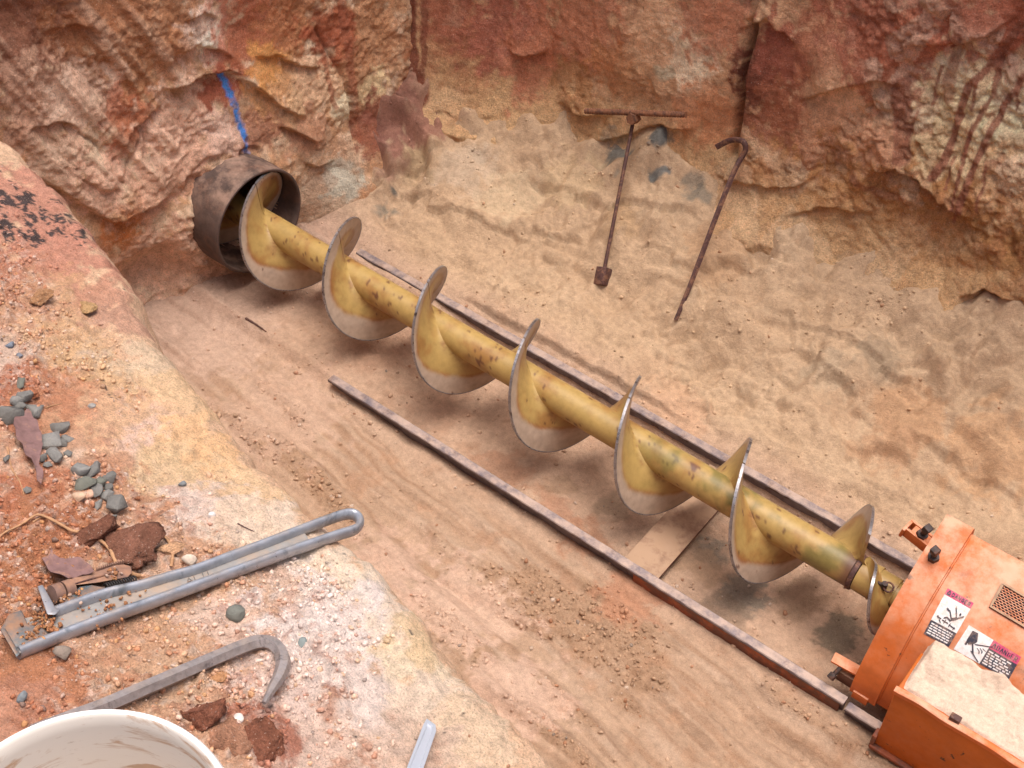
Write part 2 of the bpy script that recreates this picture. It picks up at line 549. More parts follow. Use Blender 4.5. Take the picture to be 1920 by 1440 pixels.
# bucket: brown smears on the inside
def bucket_nodes():
    m, nt, b = nodes_of('bucket_inside', .5)
    p = pos(nt); mp = N(nt, 'ShaderNodeMapping'); mp.inputs['Scale'].default_value = (1, 1, 3.5); nt.links.new(p, mp.inputs['Vector'])
    c = mixc(nt, ramp(nt, noise(nt, 9, 7, .65, mp.outputs[0], .8), [(.52, 0.0), (.60, .8)]), lin(218, 208, 196), lin(172, 128, 88))
    c = mixc(nt, ramp(nt, noise(nt, 40, 5, .7, mp.outputs[0], .5), [(.62, 0.0), (.70, .5)]), c, lin(150, 118, 92))
    nt.links.new(c, b.inputs['Base Color'])
    return m
M['bucket_in'] = bucket_nodes()

# ================================================================== the setting
def ledge(u, v, pts, A, L, below=.0, soft=.012):
    """a broken lip along a polyline: the face above it stands proud, the face below is set back"""
    pts = np.asarray(pts, float); o = np.argsort(pts[:, 0]); pts = pts[o]
    vl = np.interp(u, pts[:, 0], pts[:, 1])
    span = pts[-1, 0] - pts[0, 0]; e = min(.12, span * .25)
    tap = smooth(pts[0, 0] - .02, pts[0, 0] + e, u) * smooth(pts[-1, 0] + .02, pts[-1, 0] - e, u)
    dv = v - vl
    A *= .5; below *= .7
    return tap * (A * smooth(-soft, soft, dv) * np.exp(-np.maximum(dv, 0) / L)
                  - below * smooth(soft, -soft, dv) * np.exp(-np.maximum(-dv, 0) / (L * .7)))

def wpts(pixels, axis):
    """photo pixels -> (u, z) on the wall, u = world x or y"""
    P = np.array([hit(*p) for p in pixels])
    return np.stack([P[:, axis], P[:, 2]], 1)

TAN, SAND, PALE, REDB = lin(172, 122, 84), lin(190, 154, 116), lin(196, 166, 146), lin(142, 80, 58)
OCHRE, PURP, GREY = lin(168, 116, 62), lin(116, 76, 62), lin(122, 118, 112)

WALL_BLOBS = [
    # end wall
    (60, 60, .45, (136, 92, 74), .8), (250, 60, .35, (160, 112, 78), .6), (60, 200, .22, (184, 150, 132), .5), (150, 190, .16, (196, 168, 152), .6),
    (30, 320, .2, (140, 92, 72), .6), (110, 300, .14, (188, 158, 140), .8), (200, 330, .17, (186, 150, 132), .8), (250, 230, .14, (168, 104, 76), .6),
    (390, 70, .13, (206, 184, 172), .85), (330, 120, .12, (176, 134, 108), .6), (480, 60, .22, (166, 100, 74), .7), (560, 40, .2, (168, 118, 84), .6),
    (360, 230, .22, (198, 166, 148), .9), (330, 300, .22, (196, 160, 142), .9), (420, 250, .12, (192, 162, 150), .7), (420, 165, .10, (150, 82, 60), .8),
    (280, 370, .16, (184, 146, 126), .7), (380, 360, .12, (186, 142, 116), .6), (490, 240, .12, (158, 112, 94), .6), (520, 160, .14, (184, 142, 104), .8),
    (560, 190, .12, (190, 158, 128), .7), (500, 130, .10, (190, 140, 84), .7), (600, 150, .14, (196, 164, 138), .7), (580, 250, .12, (170, 130, 108), .7),
    (640, 200, .08, (196, 182, 160), .6), (620, 300, .14, (172, 140, 118), .7), (600, 380, .2, (178, 154, 136), .8), (640, 330, .1, (166, 160, 150), .6),
    (230, 430, .12, (168, 108, 58), .8), (330, 440, .12, (160, 104, 66), .7), (300, 490, .3, (182, 148, 130), .7), (420, 520, .2, (176, 144, 128), .7),
    # far wall, left to right
    (690, 60, .22, (172, 128, 96), .7), (620, 60, .14, (158, 90, 64), .7), (700, 170, .10, (196, 172, 140), .8), (690, 240, .12, (136, 84, 70), .7),
    (740, 220, .14, (146, 96, 80), .8), (860, 90, .24, (148, 92, 62), .7, 1.4), (880, 200, .14, (154, 104, 64), .7), (960, 60, .24, (158, 98, 78), .8),
    (1020, 120, .2, (172, 112, 82), .8), (1100, 60, .25, (168, 108, 78), .7), (1080, 180, .16, (164, 120, 78), .7), (1160, 130, .14, (168, 112, 64), .6),
    (1250, 60, .16, (190, 148, 116), .8, 1.6), (1300, 110, .13, (196, 170, 146), .7, 1.6), (1340, 40, .16, (172, 112, 82), .7), (1330, 220, .18, (178, 120, 80), .7),
    (1420, 150, .12, (120, 70, 52), .9, 1.8), (1480, 100, .14, (146, 84, 64), .8), (1470, 230, .16, (150, 92, 64), .8), (1580, 80, .2, (166, 110, 80), .7),
    (1590, 180, .14, (190, 146, 114), .8), (1560, 260, .16, (178, 130, 98), .7), (1640, 50, .2, (154, 92, 68), .8), (1700, 130, .2, (160, 96, 68), .7),
    (1760, 60, .18, (168, 104, 76), .7), (1850, 60, .2, (162, 96, 70), .8), (1800, 200, .18, (196, 168, 132), .85), (1780, 300, .2, (190, 160, 124), .8),
    (1890, 240, .16, (194, 172, 140), .8), (1880, 380, .2, (188, 150, 112), .8), (1650, 280, .1, (186, 136, 104), .7), (1500, 330, .14, (150, 100, 70), .7),
    (1450, 380, .25, (164, 116, 72), .8), (1600, 420, .3, (164, 116, 68), .8), (1760, 450, .3, (160, 112, 64), .85), (1880, 520, .3, (156, 110, 62), .85),
    (1700, 560, .25, (164, 116, 68), .8), (1560, 500, .18, (158, 112, 68), .7), (1900, 640, .2, (168, 122, 74), .8), (1250, 280, .10, (176, 124, 78), .6),
    (1200, 160, .10, (176, 130, 92), .6), (840, 20, .14, (150, 90, 66), .6),
]
STAINS = [(1145, 250, .05, (96, 100, 100), .8), (1160, 290, .07, (104, 106, 102), .75), (1145, 320, .06, (150, 140, 122), .7), (1240, 255, .05, (92, 96, 96), .8),
          (1238, 330, .055, (112, 114, 112), .8), (1310, 370, .06, (128, 122, 108), .6), (738, 362, .035, (96, 94, 88), .8), (722, 392, .06, (134, 128, 114), .6),
          (900, 300, .05, (140, 134, 122), .5), (1300, 340, .05, (120, 116, 106), .5), (1250, 140, .05, (150, 140, 120), .4)]

def mottle(P, seed):
    a = fbm(P, 2.2, 5, .6, seed); b = fbm(P, 5.5, 5, .6, seed + 31); c = fbm(P, 14, 4, .6, seed + 57)
    return a, b, c

# ---------------- floor
def build_floor():
    xs = uniq(np.arange(-3.6, -3.0, .03), np.arange(-3.0, 2.75, .0085), np.arange(2.75, 6.6, .05))
    ys = uniq(np.arange(-2.8, -1.5, .03), np.arange(-1.5, 2.05, .0085), np.arange(2.05, 2.6, .05))
    X, Y = [a.ravel() for a in np.meshgrid(xs, ys, indexing='ij')]
    Z = floor_base(X, Y)
    P = np.stack([X, Y, np.zeros_like(X)], 1)
    near = smooth(-.42, -.62, Y); far = smooth(.45, .7, Y); mid = np.clip(1 - near - far, 0, 1)
    # broad unevenness
    Z = Z + .075 * fbm(P, 1.5, 3, .5, 1) * (far * smooth(.45, 1.0, Y) + .4 * near) + .07 * far * smooth(.7, 1.4, Y) * fbm(P, 3.0, 3, .5, 2) + .012 * fbm(P, 5, 4, .5, 5) + .012 * mid * fbm(P, 3, 4, .55, 9)
    # bucket-dragged furrows, a little skew to the auger
    ca, sa = math.cos(.11), -math.sin(.11)
    wob = .05 * fbm(P, 1.4, 3, .5, 12)
    S = np.stack([(X * ca + Y * sa) * .7, (-X * sa + Y * ca + wob) * 5.5, 0 * X], 1)
    fur = fbm(S, 1.0, 2, .5, 15)
    Z = Z + near * (.050 * fur + .016 * fbm(S * np.array([2.0, 2.6, 1]), 1.0, 2, .5, 19) + .006 * fbm(P, 7, 4, .6, 20))
    # crumbled rows among the furrows, and rough clods on the talus
    row = smooth(.10, .45, fur + .5 * fbm(P, 2.2, 3, .5, 23))
    f1, f2, cid = worley2(np.stack([X, Y], 1) + .02 * fbm(P, 12, 2, .5, 41)[:, None], 32, 3)
    lump = np.clip(1 - f1 * 1.5, 0, 1) * (cid > .45)
    Z = Z + .018 * lump * (row * near + .40 * far * smooth(.05, .4, fbm(P, 3.1, 3, .5, 27)))
    f1, f2, cid2 = worley2(np.stack([X, Y], 1) + .03 * fbm(P, 7, 2, .5, 43)[:, None], 11, 5)
    rough = smooth(.10, .42, fbm(P, 1.7, 4, .55, 29))
    W2 = np.stack([X, Y], 1) + .06 * np.stack([fbm(P, 4, 2, .5, 45), fbm(P, 4, 2, .5, 47)], 1)
    ff, gf, cf = facets(W2, 4.0, 55, .045, .055, 1.0)
    fs, gs, cs = facets(W2 + .02 * fbm(P, 9, 2, .5, 49)[:, None], 13, 59, .012, .018, 1.0)
    r2 = smooth(-.25, .35, fbm(P, 1.1, 3, .5, 53))
    Z = Z + far * smooth(.55, .95, Y) * (.30 + 1.0 * r2) * ff + far * smooth(.5, .7, Y) * (.10 + .9 * rough) * fs
    Z = Z + .16 * np.maximum(0, fbm(P, 2.2, 3, .5, 51)) * smooth(1.0, 1.5, Y)
    Z = Z + far * rough * (.040 * (cid2 - .5) * smooth(.0, .3, f2 - f1) + .014 * np.clip(1 - f1 * 1.4, 0, 1))
    Z = Z + far * .030 * (ridge(P * np.array([1, 1.6, 1]), 2.4, 4, 33) - .5)
    # boot prints and smooth scoops pressed in the sand
    for px, py, r, dep in [(1492, 690, .10, .035), (1668, 870, .13, .04), (1560, 740, .10, .03), (1600, 800, .11, .02), (1440, 640, .13, .03),
                           (1385, 770, .14, .025), (1300, 800, .16, .02), (1480, 800, .13, .02), (1720, 720, .12, .04), (1240, 560, .14, .03),
                           (1780, 860, .2, .03), (1850, 790, .2, .03), (1060, 520, .14, .03), (1380, 540, .16, .035), (1600, 960, .16, .02), (1760, 920, .13, .025), (752, 290, .17, .10), (690, 300, .12, .07)]:
        c = hit(px, py); d = np.hypot((X - c[0]) * .8, (Y - c[1]) * 1.15) / r
        Z = Z - dep * smooth(1.0, .72, d) * (.55 + .45 * smooth(-.6, .8, (Y - c[1]) / r)) + dep * .25 * np.exp(-((d - 1.12) / .12) ** 2)
    # scarp beside the far rail, and lips across the talus
    sc = smooth(-1.2, -.9, X) * smooth(.55, .2, X)
    Z = Z + sc * .05 * smooth(.515, .53, Y + .012 * fbm(P, 9, 3, .5, 37)) * np.exp(-np.maximum(Y - .52, 0) / .35)
    for pts, A in [([(700, 330), (800, 395), (880, 425), (1000, 430), (1100, 455)], .05), ([(960, 300), (1000, 340), (1080, 375), (1150, 385), (1250, 400), (1330, 420)], .055),
                   ([(1440, 590), (1500, 610), (1560, 640), (1650, 690), (1740, 730)], .045), ([(1180, 470), (1260, 500), (1340, 500), (1430, 520)], .04),
                   ([(1700, 800), (1790, 850), (1860, 900), (1920, 960)], .04), ([(660, 350), (720, 330), (800, 300), (840, 290)], .05), ([(1500, 640), (1560, 700), (1600, 760)], .03)]:
        H = np.array([hit(*p) for p in pts])[:, :2]
        w = np.stack([X, Y], 1) + .03 * np.stack([fbm(P, 6, 3, .5, 61), fbm(P, 6, 3, .5, 67)], 1)
        d, t = poly_dist(w, H)
        g = H[-1] - H[0]; nrm = np.array([-g[1], g[0]]) / np.hypot(*g)
        k = np.clip((t * (len(H) - 1)).astype(int), 0, len(H) - 2)
        side = ((w - H[k]) @ nrm)
        tap = smooth(0, .15, t) * smooth(1, .85, t)
        Z = Z + A * tap * np.where(side > 0, np.exp(-d / .16), -.35 * np.exp(-d / .06)) * smooth(-.012, .012, np.abs(side) * 0 + side + .0)
    hp = smooth(-1.7, -2.0, X) * smooth(1.0, 1.2, Y)
    fh, gh, chh = facets(W2, 13, 57, .016, .02, .9)
    Z = Z + hp * (fh + .03 * fbm(P, 6, 4, .6, 73))
    Z = Z + (.003 + .010 * far * rough + .008 * hp) * fbm(P, 16, 4, .68, 71)
    # colour
    V = np.stack([X, Y, Z], 1)
    a, b, c = mottle(P, 80)
    col = SAND[None] * np.ones((len(X), 1))
    w = smooth(-.2, .5, a)[:, None]; col = col * (1 - w * .4) + lin(202, 168, 130) * w * .4
    w = (far * smooth(.1, .55, b))[:, None]; col = col * (1 - .5 * w) + lin(178, 142, 104) * .5 * w
    nc = lin(200, 158, 128)[None] * np.ones((len(X), 1))
    w = smooth(-.1, .45, fur)[:, None]; nc = nc * (1 - w) + lin(206, 168, 142) * w
    w = smooth(.0, .5, fbm(S * np.array([1.3, 3.0, 1]), 1.0, 3, .5, 95))[:, None]; nc = nc * (1 - .6 * w) + lin(176, 128, 94) * .6 * w
    w = (row * .8)[:, None]; nc = nc * (1 - w) + lin(184, 138, 102) * w
    w = smooth(.15, .5, b)[:, None]; nc = nc * (1 - .5 * w) + lin(190, 136, 98) * .5 * w
    nc = nc * np.array([.76, .78, .73])
    mc = lin(186, 148, 118)[None] * np.ones((len(X), 1))
    w = smooth(.0, .5, b + .3 * c)[:, None]; mc = mc * (1 - .7 * w) + lin(174, 132, 100) * .7 * w
    col = col * far[:, None] + nc * near[:, None] + mc * mid[:, None]
    w = (smooth(-1.5, -2.3, X) * smooth(1.1, .3, Y))[:, None]
    col = col * (1 - .7 * w) + lin(184, 148, 128) * .7 * w
    warp = (b * .5 + c * .5)
    blobs_apply(V, col, STAINS + [
        (1330, 1040, .08, (118, 112, 100), .6), (1400, 1110, .10, (122, 112, 98), .7), (1500, 1120, .10, (150, 118, 88), .6), (1350, 1150, .10, (136, 110, 88), .6),
        (1570, 1190, .08, (112, 98, 80), .7), (1310, 1060, .10, (172, 134, 100), .6), (1270, 880, .08, (150, 120, 90), .5), (1150, 950, .07, (140, 116, 92), .5),
        (1100, 1010, .10, (180, 122, 84), .6), (1180, 1120, .14, (178, 118, 80), .6), (1040, 960, .10, (172, 116, 82), .5), (1060, 910, .07, (150, 116, 86), .5),
        (940, 880, .12, (178, 124, 88), .5), (700, 640, .2, (172, 130, 100), .5), (820, 760, .14, (178, 136, 106), .4), (850, 1150, .25, (208, 170, 146), .5),
        (960, 1300, .2, (208, 168, 144), .5), (720, 1060, .2, (200, 160, 136), .5), (520, 780, .3, (192, 154, 128), .5), (420, 640, .2, (196, 160, 136), .5),
        (1600, 750, .14, (186, 148, 110), .6), (1700, 780, .16, (190, 142, 96), .7), (1660, 830, .12, (184, 138, 96), .6), (1650, 680, .10, (156, 132, 104), .5),
        (1560, 700, .10, (178, 152, 120), .5), (1880, 850, .2, (196, 148, 100), .6), (1260, 780, .16, (200, 152, 112), .5), (1220, 700, .12, (190, 150, 112), .4),
        (880, 330, .16, (198, 170, 140), .6), (960, 370, .14, (204, 174, 134), .6), (1080, 340, .14, (200, 166, 122), .6), (780, 300, .10, (170, 138, 96), .6),
        (690, 235, .16, (138, 86, 72), .9), (745, 205, .16, (146, 92, 76), .9), (800, 235, .12, (166, 112, 88), .8), (660, 270, .08, (140, 96, 84), .7), (720, 300, .10, (160, 110, 90), .5), (1170, 420, .10, (188, 148, 100), .5), (1340, 480, .16, (186, 142, 98), .5)], warp)
    w = (smooth(.44, .60, Z + .16 * b + .08 * c) * smooth(-1.75, -2.1, X + .2 * c) * .8)[:, None]; col = col * (1 - w) + (lin(150, 100, 80) * (1 + .25 * c)[:, None]) * w
    col = col * (1 + .10 * fbm(P, 9, 3, .6, 90))[:, None]
    col = tone(col, .78, 1.08) * np.array([1.0, 1.0, .97])
    me = np_mesh('pit_floor', V, grid_faces(len(xs), len(ys)), col)
    o = link('pit_floor', me, M['floor']); tag(o, kind='structure')
    return V, col, near, far, mid, row

FLOOR = build_floor()

# ---------------- far wall
def drips(U, V3, col, lines, rgb, seed):
    for pts, w_, st in lines:
        H = wpts(pts, 0)
        wob = .012 * fbm(V3, 9, 3, .6, seed)
        d, t = poly_dist(U + np.stack([wob, 0 * wob], 1), H)
        m = (smooth(w_ * 1.15, w_ * .75, d) * st)[:, None]
        col[:] = col * (1 - m) + lin(*rgb) * m

def build_far_wall():
    xs = uniq(np.arange(-4.2, -2.95, .04), np.arange(-2.95, 2.1, .0085), np.arange(2.1, 6.7, .06))
    zs = uniq(np.arange(-.15, .12, .03), np.arange(.12, 2.5, .0085), np.arange(2.5, 3.9, .035))
    X, Z = [a.ravel() for a in np.meshgrid(xs, zs, indexing='ij')]
    Y = far_base(X, Z)
    P = np.stack([X, 0 * X, Z], 1)
    wq = np.stack([fbm(P, 3.5, 3, .5, 201), fbm(P, 3.5, 3, .5, 207)], 1)
    D = .07 * fbm(P, .9, 3, .5, 210) + .02 * (ridge(P * np.array([1.0, 1, .7]), 1.8, 3, 214) - .5)
    smoothz = smooth(-.15, .25, fbm(P, 1.1, 3, .5, 221) + .5 * smooth(.7, .2, np.abs(X + 1.5)) - .25 * smooth(.4, .9, X))   # sheared smooth faces
    W2 = np.stack([X * 1.15, Z], 1) + .05 * wq
    fa, ga, ca = facets(W2, 2.4, 71, .030, .07, .7)
    fb_, gb, cb = facets(W2, 6.5, 73, .020, .035, .9)
    fc, gc, cidb = facets(np.stack([X, Z], 1) + .04 * wq, 20, 79, .009, .012, .9)
    cidc = cb
    rgh = 1 - .88 * smoothz
    low = smooth(.10, .45, Z - floor_base(X, Y - .05))
    rgh = rgh * (.4 + .6 * low)
    D = D + .65 * fa * (.4 + .6 * rgh) + rgh * (.7 * fb_ + fc + .016 * fbm(P, 9, 4, .65, 225))
    D = D + .016 * rgh * fbm(P, 24, 3, .7, 229) + .005 * fbm(P, 18, 4, .68, 231)
    # claw marks: shallow vertical scoops
    st = fbm(np.stack([X * 7, 0 * X, Z * .8], 1), 1.0, 3, .5, 235)
    D = D + .018 * st * smoothz
    u, v = X, Z + .025 * fbm(P, 5, 4, .6, 241) + .008 * fbm(P, 22, 3, .6, 245)
    for pts, A, L, B in [
            ([(1380, 60), (1440, 30), (1480, 60), (1500, 90)], .06, .25, .03),
            ([(1100, 270), (1160, 260), (1230, 235), (1300, 250)], .05, .18, .02),
            ([(960, 95), (1000, 100), (1030, 90)], .10, .12, .04),
            ([(1500, 190), (1560, 165), (1640, 150), (1700, 160)], .06, .2, .03),
            ([(1620, 330), (1680, 310), (1740, 350), (1790, 390), (1830, 410)], .09, .2, .06),
            ([(1560, 520), (1640, 545), (1700, 560)], .10, .15, .06),
            ([(1800, 560), (1850, 535), (1920, 560)], .10, .2, .06),
            ([(1700, 80), (1780, 90), (1850, 70), (1920, 20)], .07, .2, .03),
            ([(1480, 400), (1560, 385), (1640, 400)], .05, .15, .02),
            ([(800, 205), (880, 225), (950, 215)], .03, .1, .02),
            ([(1040, 190), (1090, 215), (1150, 215)], .05, .12, .03),
            ([(1330, 330), (1400, 340), (1470, 350), (1540, 330)], .05, .18, .02)]:
        D = D + ledge(u, v, wpts(pts, 0), A, L, B)
    # the dark upright cleft behind the leaning bar
    H = wpts([(1412, 50), (1400, 110), (1392, 160), (1382, 210), (1375, 260), (1370, 300)], 0)
    d, t = poly_dist(np.stack([X, Z], 1) + .012 * wq, H)
    D = D - .11 * np.exp(-(d / .024) ** 2) + .03 * np.exp(-np.abs(d) / .14) * np.sign(X - np.interp(Z, H[::-1, 1], H[::-1, 0])) * (d < .5)
    # rills under the drips at the right
    Y = Y - D
    V = np.stack([X, Y, Z], 1)
    a, b, c = mottle(P, 260)
    col = lin(180, 130, 94)[None] * np.ones((len(X), 1))
    w = smooth(.0, .5, a)[:, None]; col = col * (1 - .7 * w) + lin(160, 106, 76) * .7 * w
    w = smooth(.1, .5, b - .3 * a)[:, None]; col = col * (1 - .6 * w) + lin(190, 148, 112) * .6 * w
    w = smooth(1.1, .5, Z + .2 * b - .35 * smooth(.2, 1.4, X))[:, None]; col = col * (1 - .8 * w) + lin(178, 132, 86) * .8 * w
    warp = .5 * b + .6 * c
    blobs_apply(V, col, WALL_BLOBS + STAINS, warp, 1.35)
    fb = floor_base(X, far_base(X, Z) - .05)
    w = (smooth(.34, .02, Z - fb + .20 * b + .10 * c) * .9)[:, None]; col = col * (1 - w) + lin(186, 142, 98) * w
    # rough broken cells take a redder tone
    w = (rgh * smooth(.6, .9, cidb) * .30)[:, None]; col = col * (1 - w) + lin(150, 86, 60) * w
    w = (rgh * smooth(.7, .9, cidc) * .35)[:, None]; col = col * (1 - w) + lin(204, 178, 156) * w
    U = np.stack([X, Z], 1)
    drips(U, P, col, [([(765, -20), (768, 60), (772, 130), (778, 190)], .055, .95), ([(795, -20), (797, 70), (800, 140)], .018, .8)], (118, 58, 40), 281)
    drips(U, P, col, [([(700, -20), (706, 60), (712, 140), (710, 200)], .014, .9), ([(724, 30), (735, 80), (748, 100)], .006, .8), ([(680, 20), (682, 90)], .006, .7),
                      ([(645, -20), (655, 80), (662, 200), (668, 260)], .03, .7)], (138, 76, 54), 285)
    rd = (140, 78, 56)
    drips(U, P, col, [([(1900, 60), (1850, 130), (1810, 170), (1790, 230), (1770, 310), (1750, 330)], .022, .9), ([(1870, 110), (1850, 190), (1820, 240), (1800, 300)], .014, .85),
                      ([(1915, 150), (1880, 200), (1850, 260), (1820, 330), (1800, 400)], .020, .9), ([(1760, 130), (1750, 180), (1745, 200)], .012, .8),
                      ([(1690, 160), (1690, 230), (1695, 290)], .05, .8), ([(1720, 210), (1700, 260)], .01, .7), ([(1785, 300), (1775, 350)], .008, .8),
                      ([(1850, 310), (1845, 350), (1835, 395)], .008, .8), ([(1815, 250), (1800, 330), (1785, 420)], .010, .85), ([(1900, 180), (1896, 215)], .008, .8),
                      ([(1830, 150), (1815, 210)], .008, .8), ([(1800, 60), (1780, 130), (1770, 190)], .03, .6), ([(1600, 330), (1640, 360), (1690, 370)], .02, .5)], rd, 289)
    col = col * (1 + .12 * fbm(P, 8, 3, .6, 291) - .0)[:, None]
    col = tone(col, .80, 1.50) * np.array([.97, 1.02, .94])
    me = np_mesh('pit_wall_far', V, grid_faces(len(xs), len(zs))[:, ::-1], col)
    tag(link('pit_wall_far', me, M['pit']), kind='structure')
    return V, col
FARW = build_far_wall()

# ---------------- end wall (where the casing goes in)
def build_end_wall():
    ys = uniq(np.arange(-3.2, -1.55, .04), np.arange(-1.55, 2.3, .0085))
    zs = uniq(np.arange(-.15, -.02, .03), np.arange(-.02, 2.75, .0085), np.arange(2.75, 3.9, .035))
    Y, Z = [a.ravel() for a in np.meshgrid(ys, zs, indexing='ij')]
    X = end_base(Y, Z)
    P = np.stack([0 * Y + 31.7, Y, Z], 1)
    wq = np.stack([fbm(P, 3.5, 3, .5, 301), fbm(P, 3.5, 3, .5, 307)], 1)
    D = .06 * fbm(P, 1.1, 3, .5, 310)
    W2 = np.stack([Y, Z * 1.1], 1) + .045 * wq
    fa, ga, ca = facets(W2, 2.2, 91, .030, .085, .6)
    fb_, gb, cb = facets(W2, 7.5, 93, .010, .022, .8)
    smoothz = smooth(-.15, .3, fbm(P, 1.5, 3, .5, 321))
    rgh = 1 - .75 * smoothz
    f1, f2 = 0 * ga, ga
    D = D + .6 * fa + rgh * (.6 * fb_ + .012 * fbm(P, 9, 4, .65, 325))
    D = D + .012 * rgh * fbm(P, 24, 3, .7, 329) + .0055 * fbm(P, 18, 4, .68, 331)
    # tooth grooves raking down to the right at the upper left
    ul = smooth(.25, -.35, Y) * smooth(.7, 1.1, Z)
    t = (Y * .93 + Z * .36)
    gr = fbm(np.stack([t * 9, 0 * t, (Z - .4 * Y) * .7], 1), 1.0, 3, .5, 335)
    D = D + .045 * gr * ul + .012 * np.abs(gr) * ul
    u, v = Y, Z + .018 * fbm(P, 6, 4, .6, 341) + .008 * fbm(P, 22, 3, .6, 345)
    for pts, A, L, B in [
            ([(300, 175), (340, 160), (390, 145), (430, 135), (455, 140)], .10, .22, .07),
            ([(440, 140), (480, 165), (520, 195), (560, 215)], .07, .18, .05),
            ([(300, 125), (330, 105), (370, 85), (410, 95), (450, 115)], .07, .15, .03),
            ([(480, 110), (530, 108), (570, 130), (615, 130)], .06, .16, .04),
            ([(225, 290), (245, 245), (280, 215), (310, 195)], .05, .15, .04),
            ([(60, 240), (110, 225), (150, 240)], .06, .14, .04),
            ([(110, 60), (150, 50), (190, 60)], .05, .12, .03), ([(340, 40), (380, 25), (410, 35)], .04, .08, .03),
            ([(150, 425), (200, 410), (260, 385), (330, 360)], .05, .14, .06),
            ([(520, 235), (550, 245), (580, 260)], .07, .12, .07), ([(560, 300), (590, 310), (620, 300)], .05, .1, .04),
            ([(130, 320), (170, 345), (215, 350)], .04, .12, .02)]:
        D = D + ledge(u, v, wpts(pts, 1), A, L, B)
    for pts in [[(240, 310), (255, 280), (275, 230), (270, 300)], [(150, 250), (175, 270), (190, 290)], [(600, 60), (640, 130), (655, 200), (660, 260)]]:
        d, _ = poly_dist(np.stack([Y, Z], 1) + .012 * wq, wpts(pts, 1)); D = D - .03 * np.exp(-(d / .012) ** 2)
    # keep clear of the casing: clods pressed round it
    rc = np.hypot(Y, Z - .477)
    X = X + D
    lim = -2.31 - .09 * smooth(.1, -.35, Y) - .10 * smooth(.12, .30, Z - .477)
    m = smooth(.52, .36, rc)
    X = X * (1 - m) + (lim + .035 * fbm(P, 9, 3, .5, 351) + .015 * fbm(P, 22, 3, .6, 353)) * m
    keep = smooth(.29, .315, rc)
    X = X * keep + (-3.3) * (1 - keep)                      # the bore behind the casing
    V = np.stack([X, Y, Z], 1)
    a, b, c = mottle(P, 360)
    col = lin(178, 134, 102)[None] * np.ones((len(X), 1))
    w = smooth(-.1, .4, a)[:, None]; col = col * (1 - w) + lin(196, 166, 144) * w
    w = smooth(.2, .55, b)[:, None]; col = col * (1 - .5 * w) + lin(160, 104, 72) * .5 * w
    w = smooth(.15, .5, -b)[:, None]; col = col * (1 - .6 * w) + lin(206, 180, 160) * .6 * w
    warp = .55 * b + .6 * c
    blobs_apply(V, col, WALL_BLOBS, warp, 1.35)
    w = (ul * smooth(.1, .5, gr) * .6)[:, None]; col = col * (1 - w) + lin(192, 158, 140) * w
    w = (smooth(.6, .9, cb) * .25)[:, None]; col = col * (1 - w) + lin(150, 92, 60) * w
    U = np.stack([Y, Z], 1)
    for pts, w_, rgb in [([(645, -20), (655, 80), (662, 200), (668, 260)], .03, (142, 78, 56)), ([(600, 20), (615, 120), (625, 200)], .02, (150, 86, 60))]:
        d, _ = poly_dist(U + .012 * fbm(P, 9, 3, .6, 365)[:, None], wpts(pts, 1)); m = (smooth(w_ * 1.2, w_ * .6, d) * .7)[:, None]
        col = col * (1 - m) + lin(*rgb) * m
    # sprayed blue alignment mark
    H = wpts([(428, 143), (436, 175), (446, 208), (455, 245), (459, 280), (462, 304)], 1)
    d, t = poly_dist(U + .006 * fbm(P, 30, 3, .6, 371)[:, None], H)
    m = smooth(.026, .012, d + .012 * fbm(P, 40, 3, .6, 375))[:, None] * (.45 + .55 * smooth(-.25, .15, fbm(P, 16, 3, .65, 377)))[:, None]
    col = col * (1 - m) + lin(58, 124, 220) * m
    col = col * (1 + .12 * fbm(P, 8, 3, .6, 391))[:, None]
    col = tone(col, .86, 1.42) * np.array([1.0, 1.0, .89])
    me = np_mesh('pit_wall_end', V, grid_faces(len(ys), len(zs)), col)
    tag(link('pit_wall_end', me, M['pit']), kind='structure')
    return V, col
ENDW = build_end_wall()

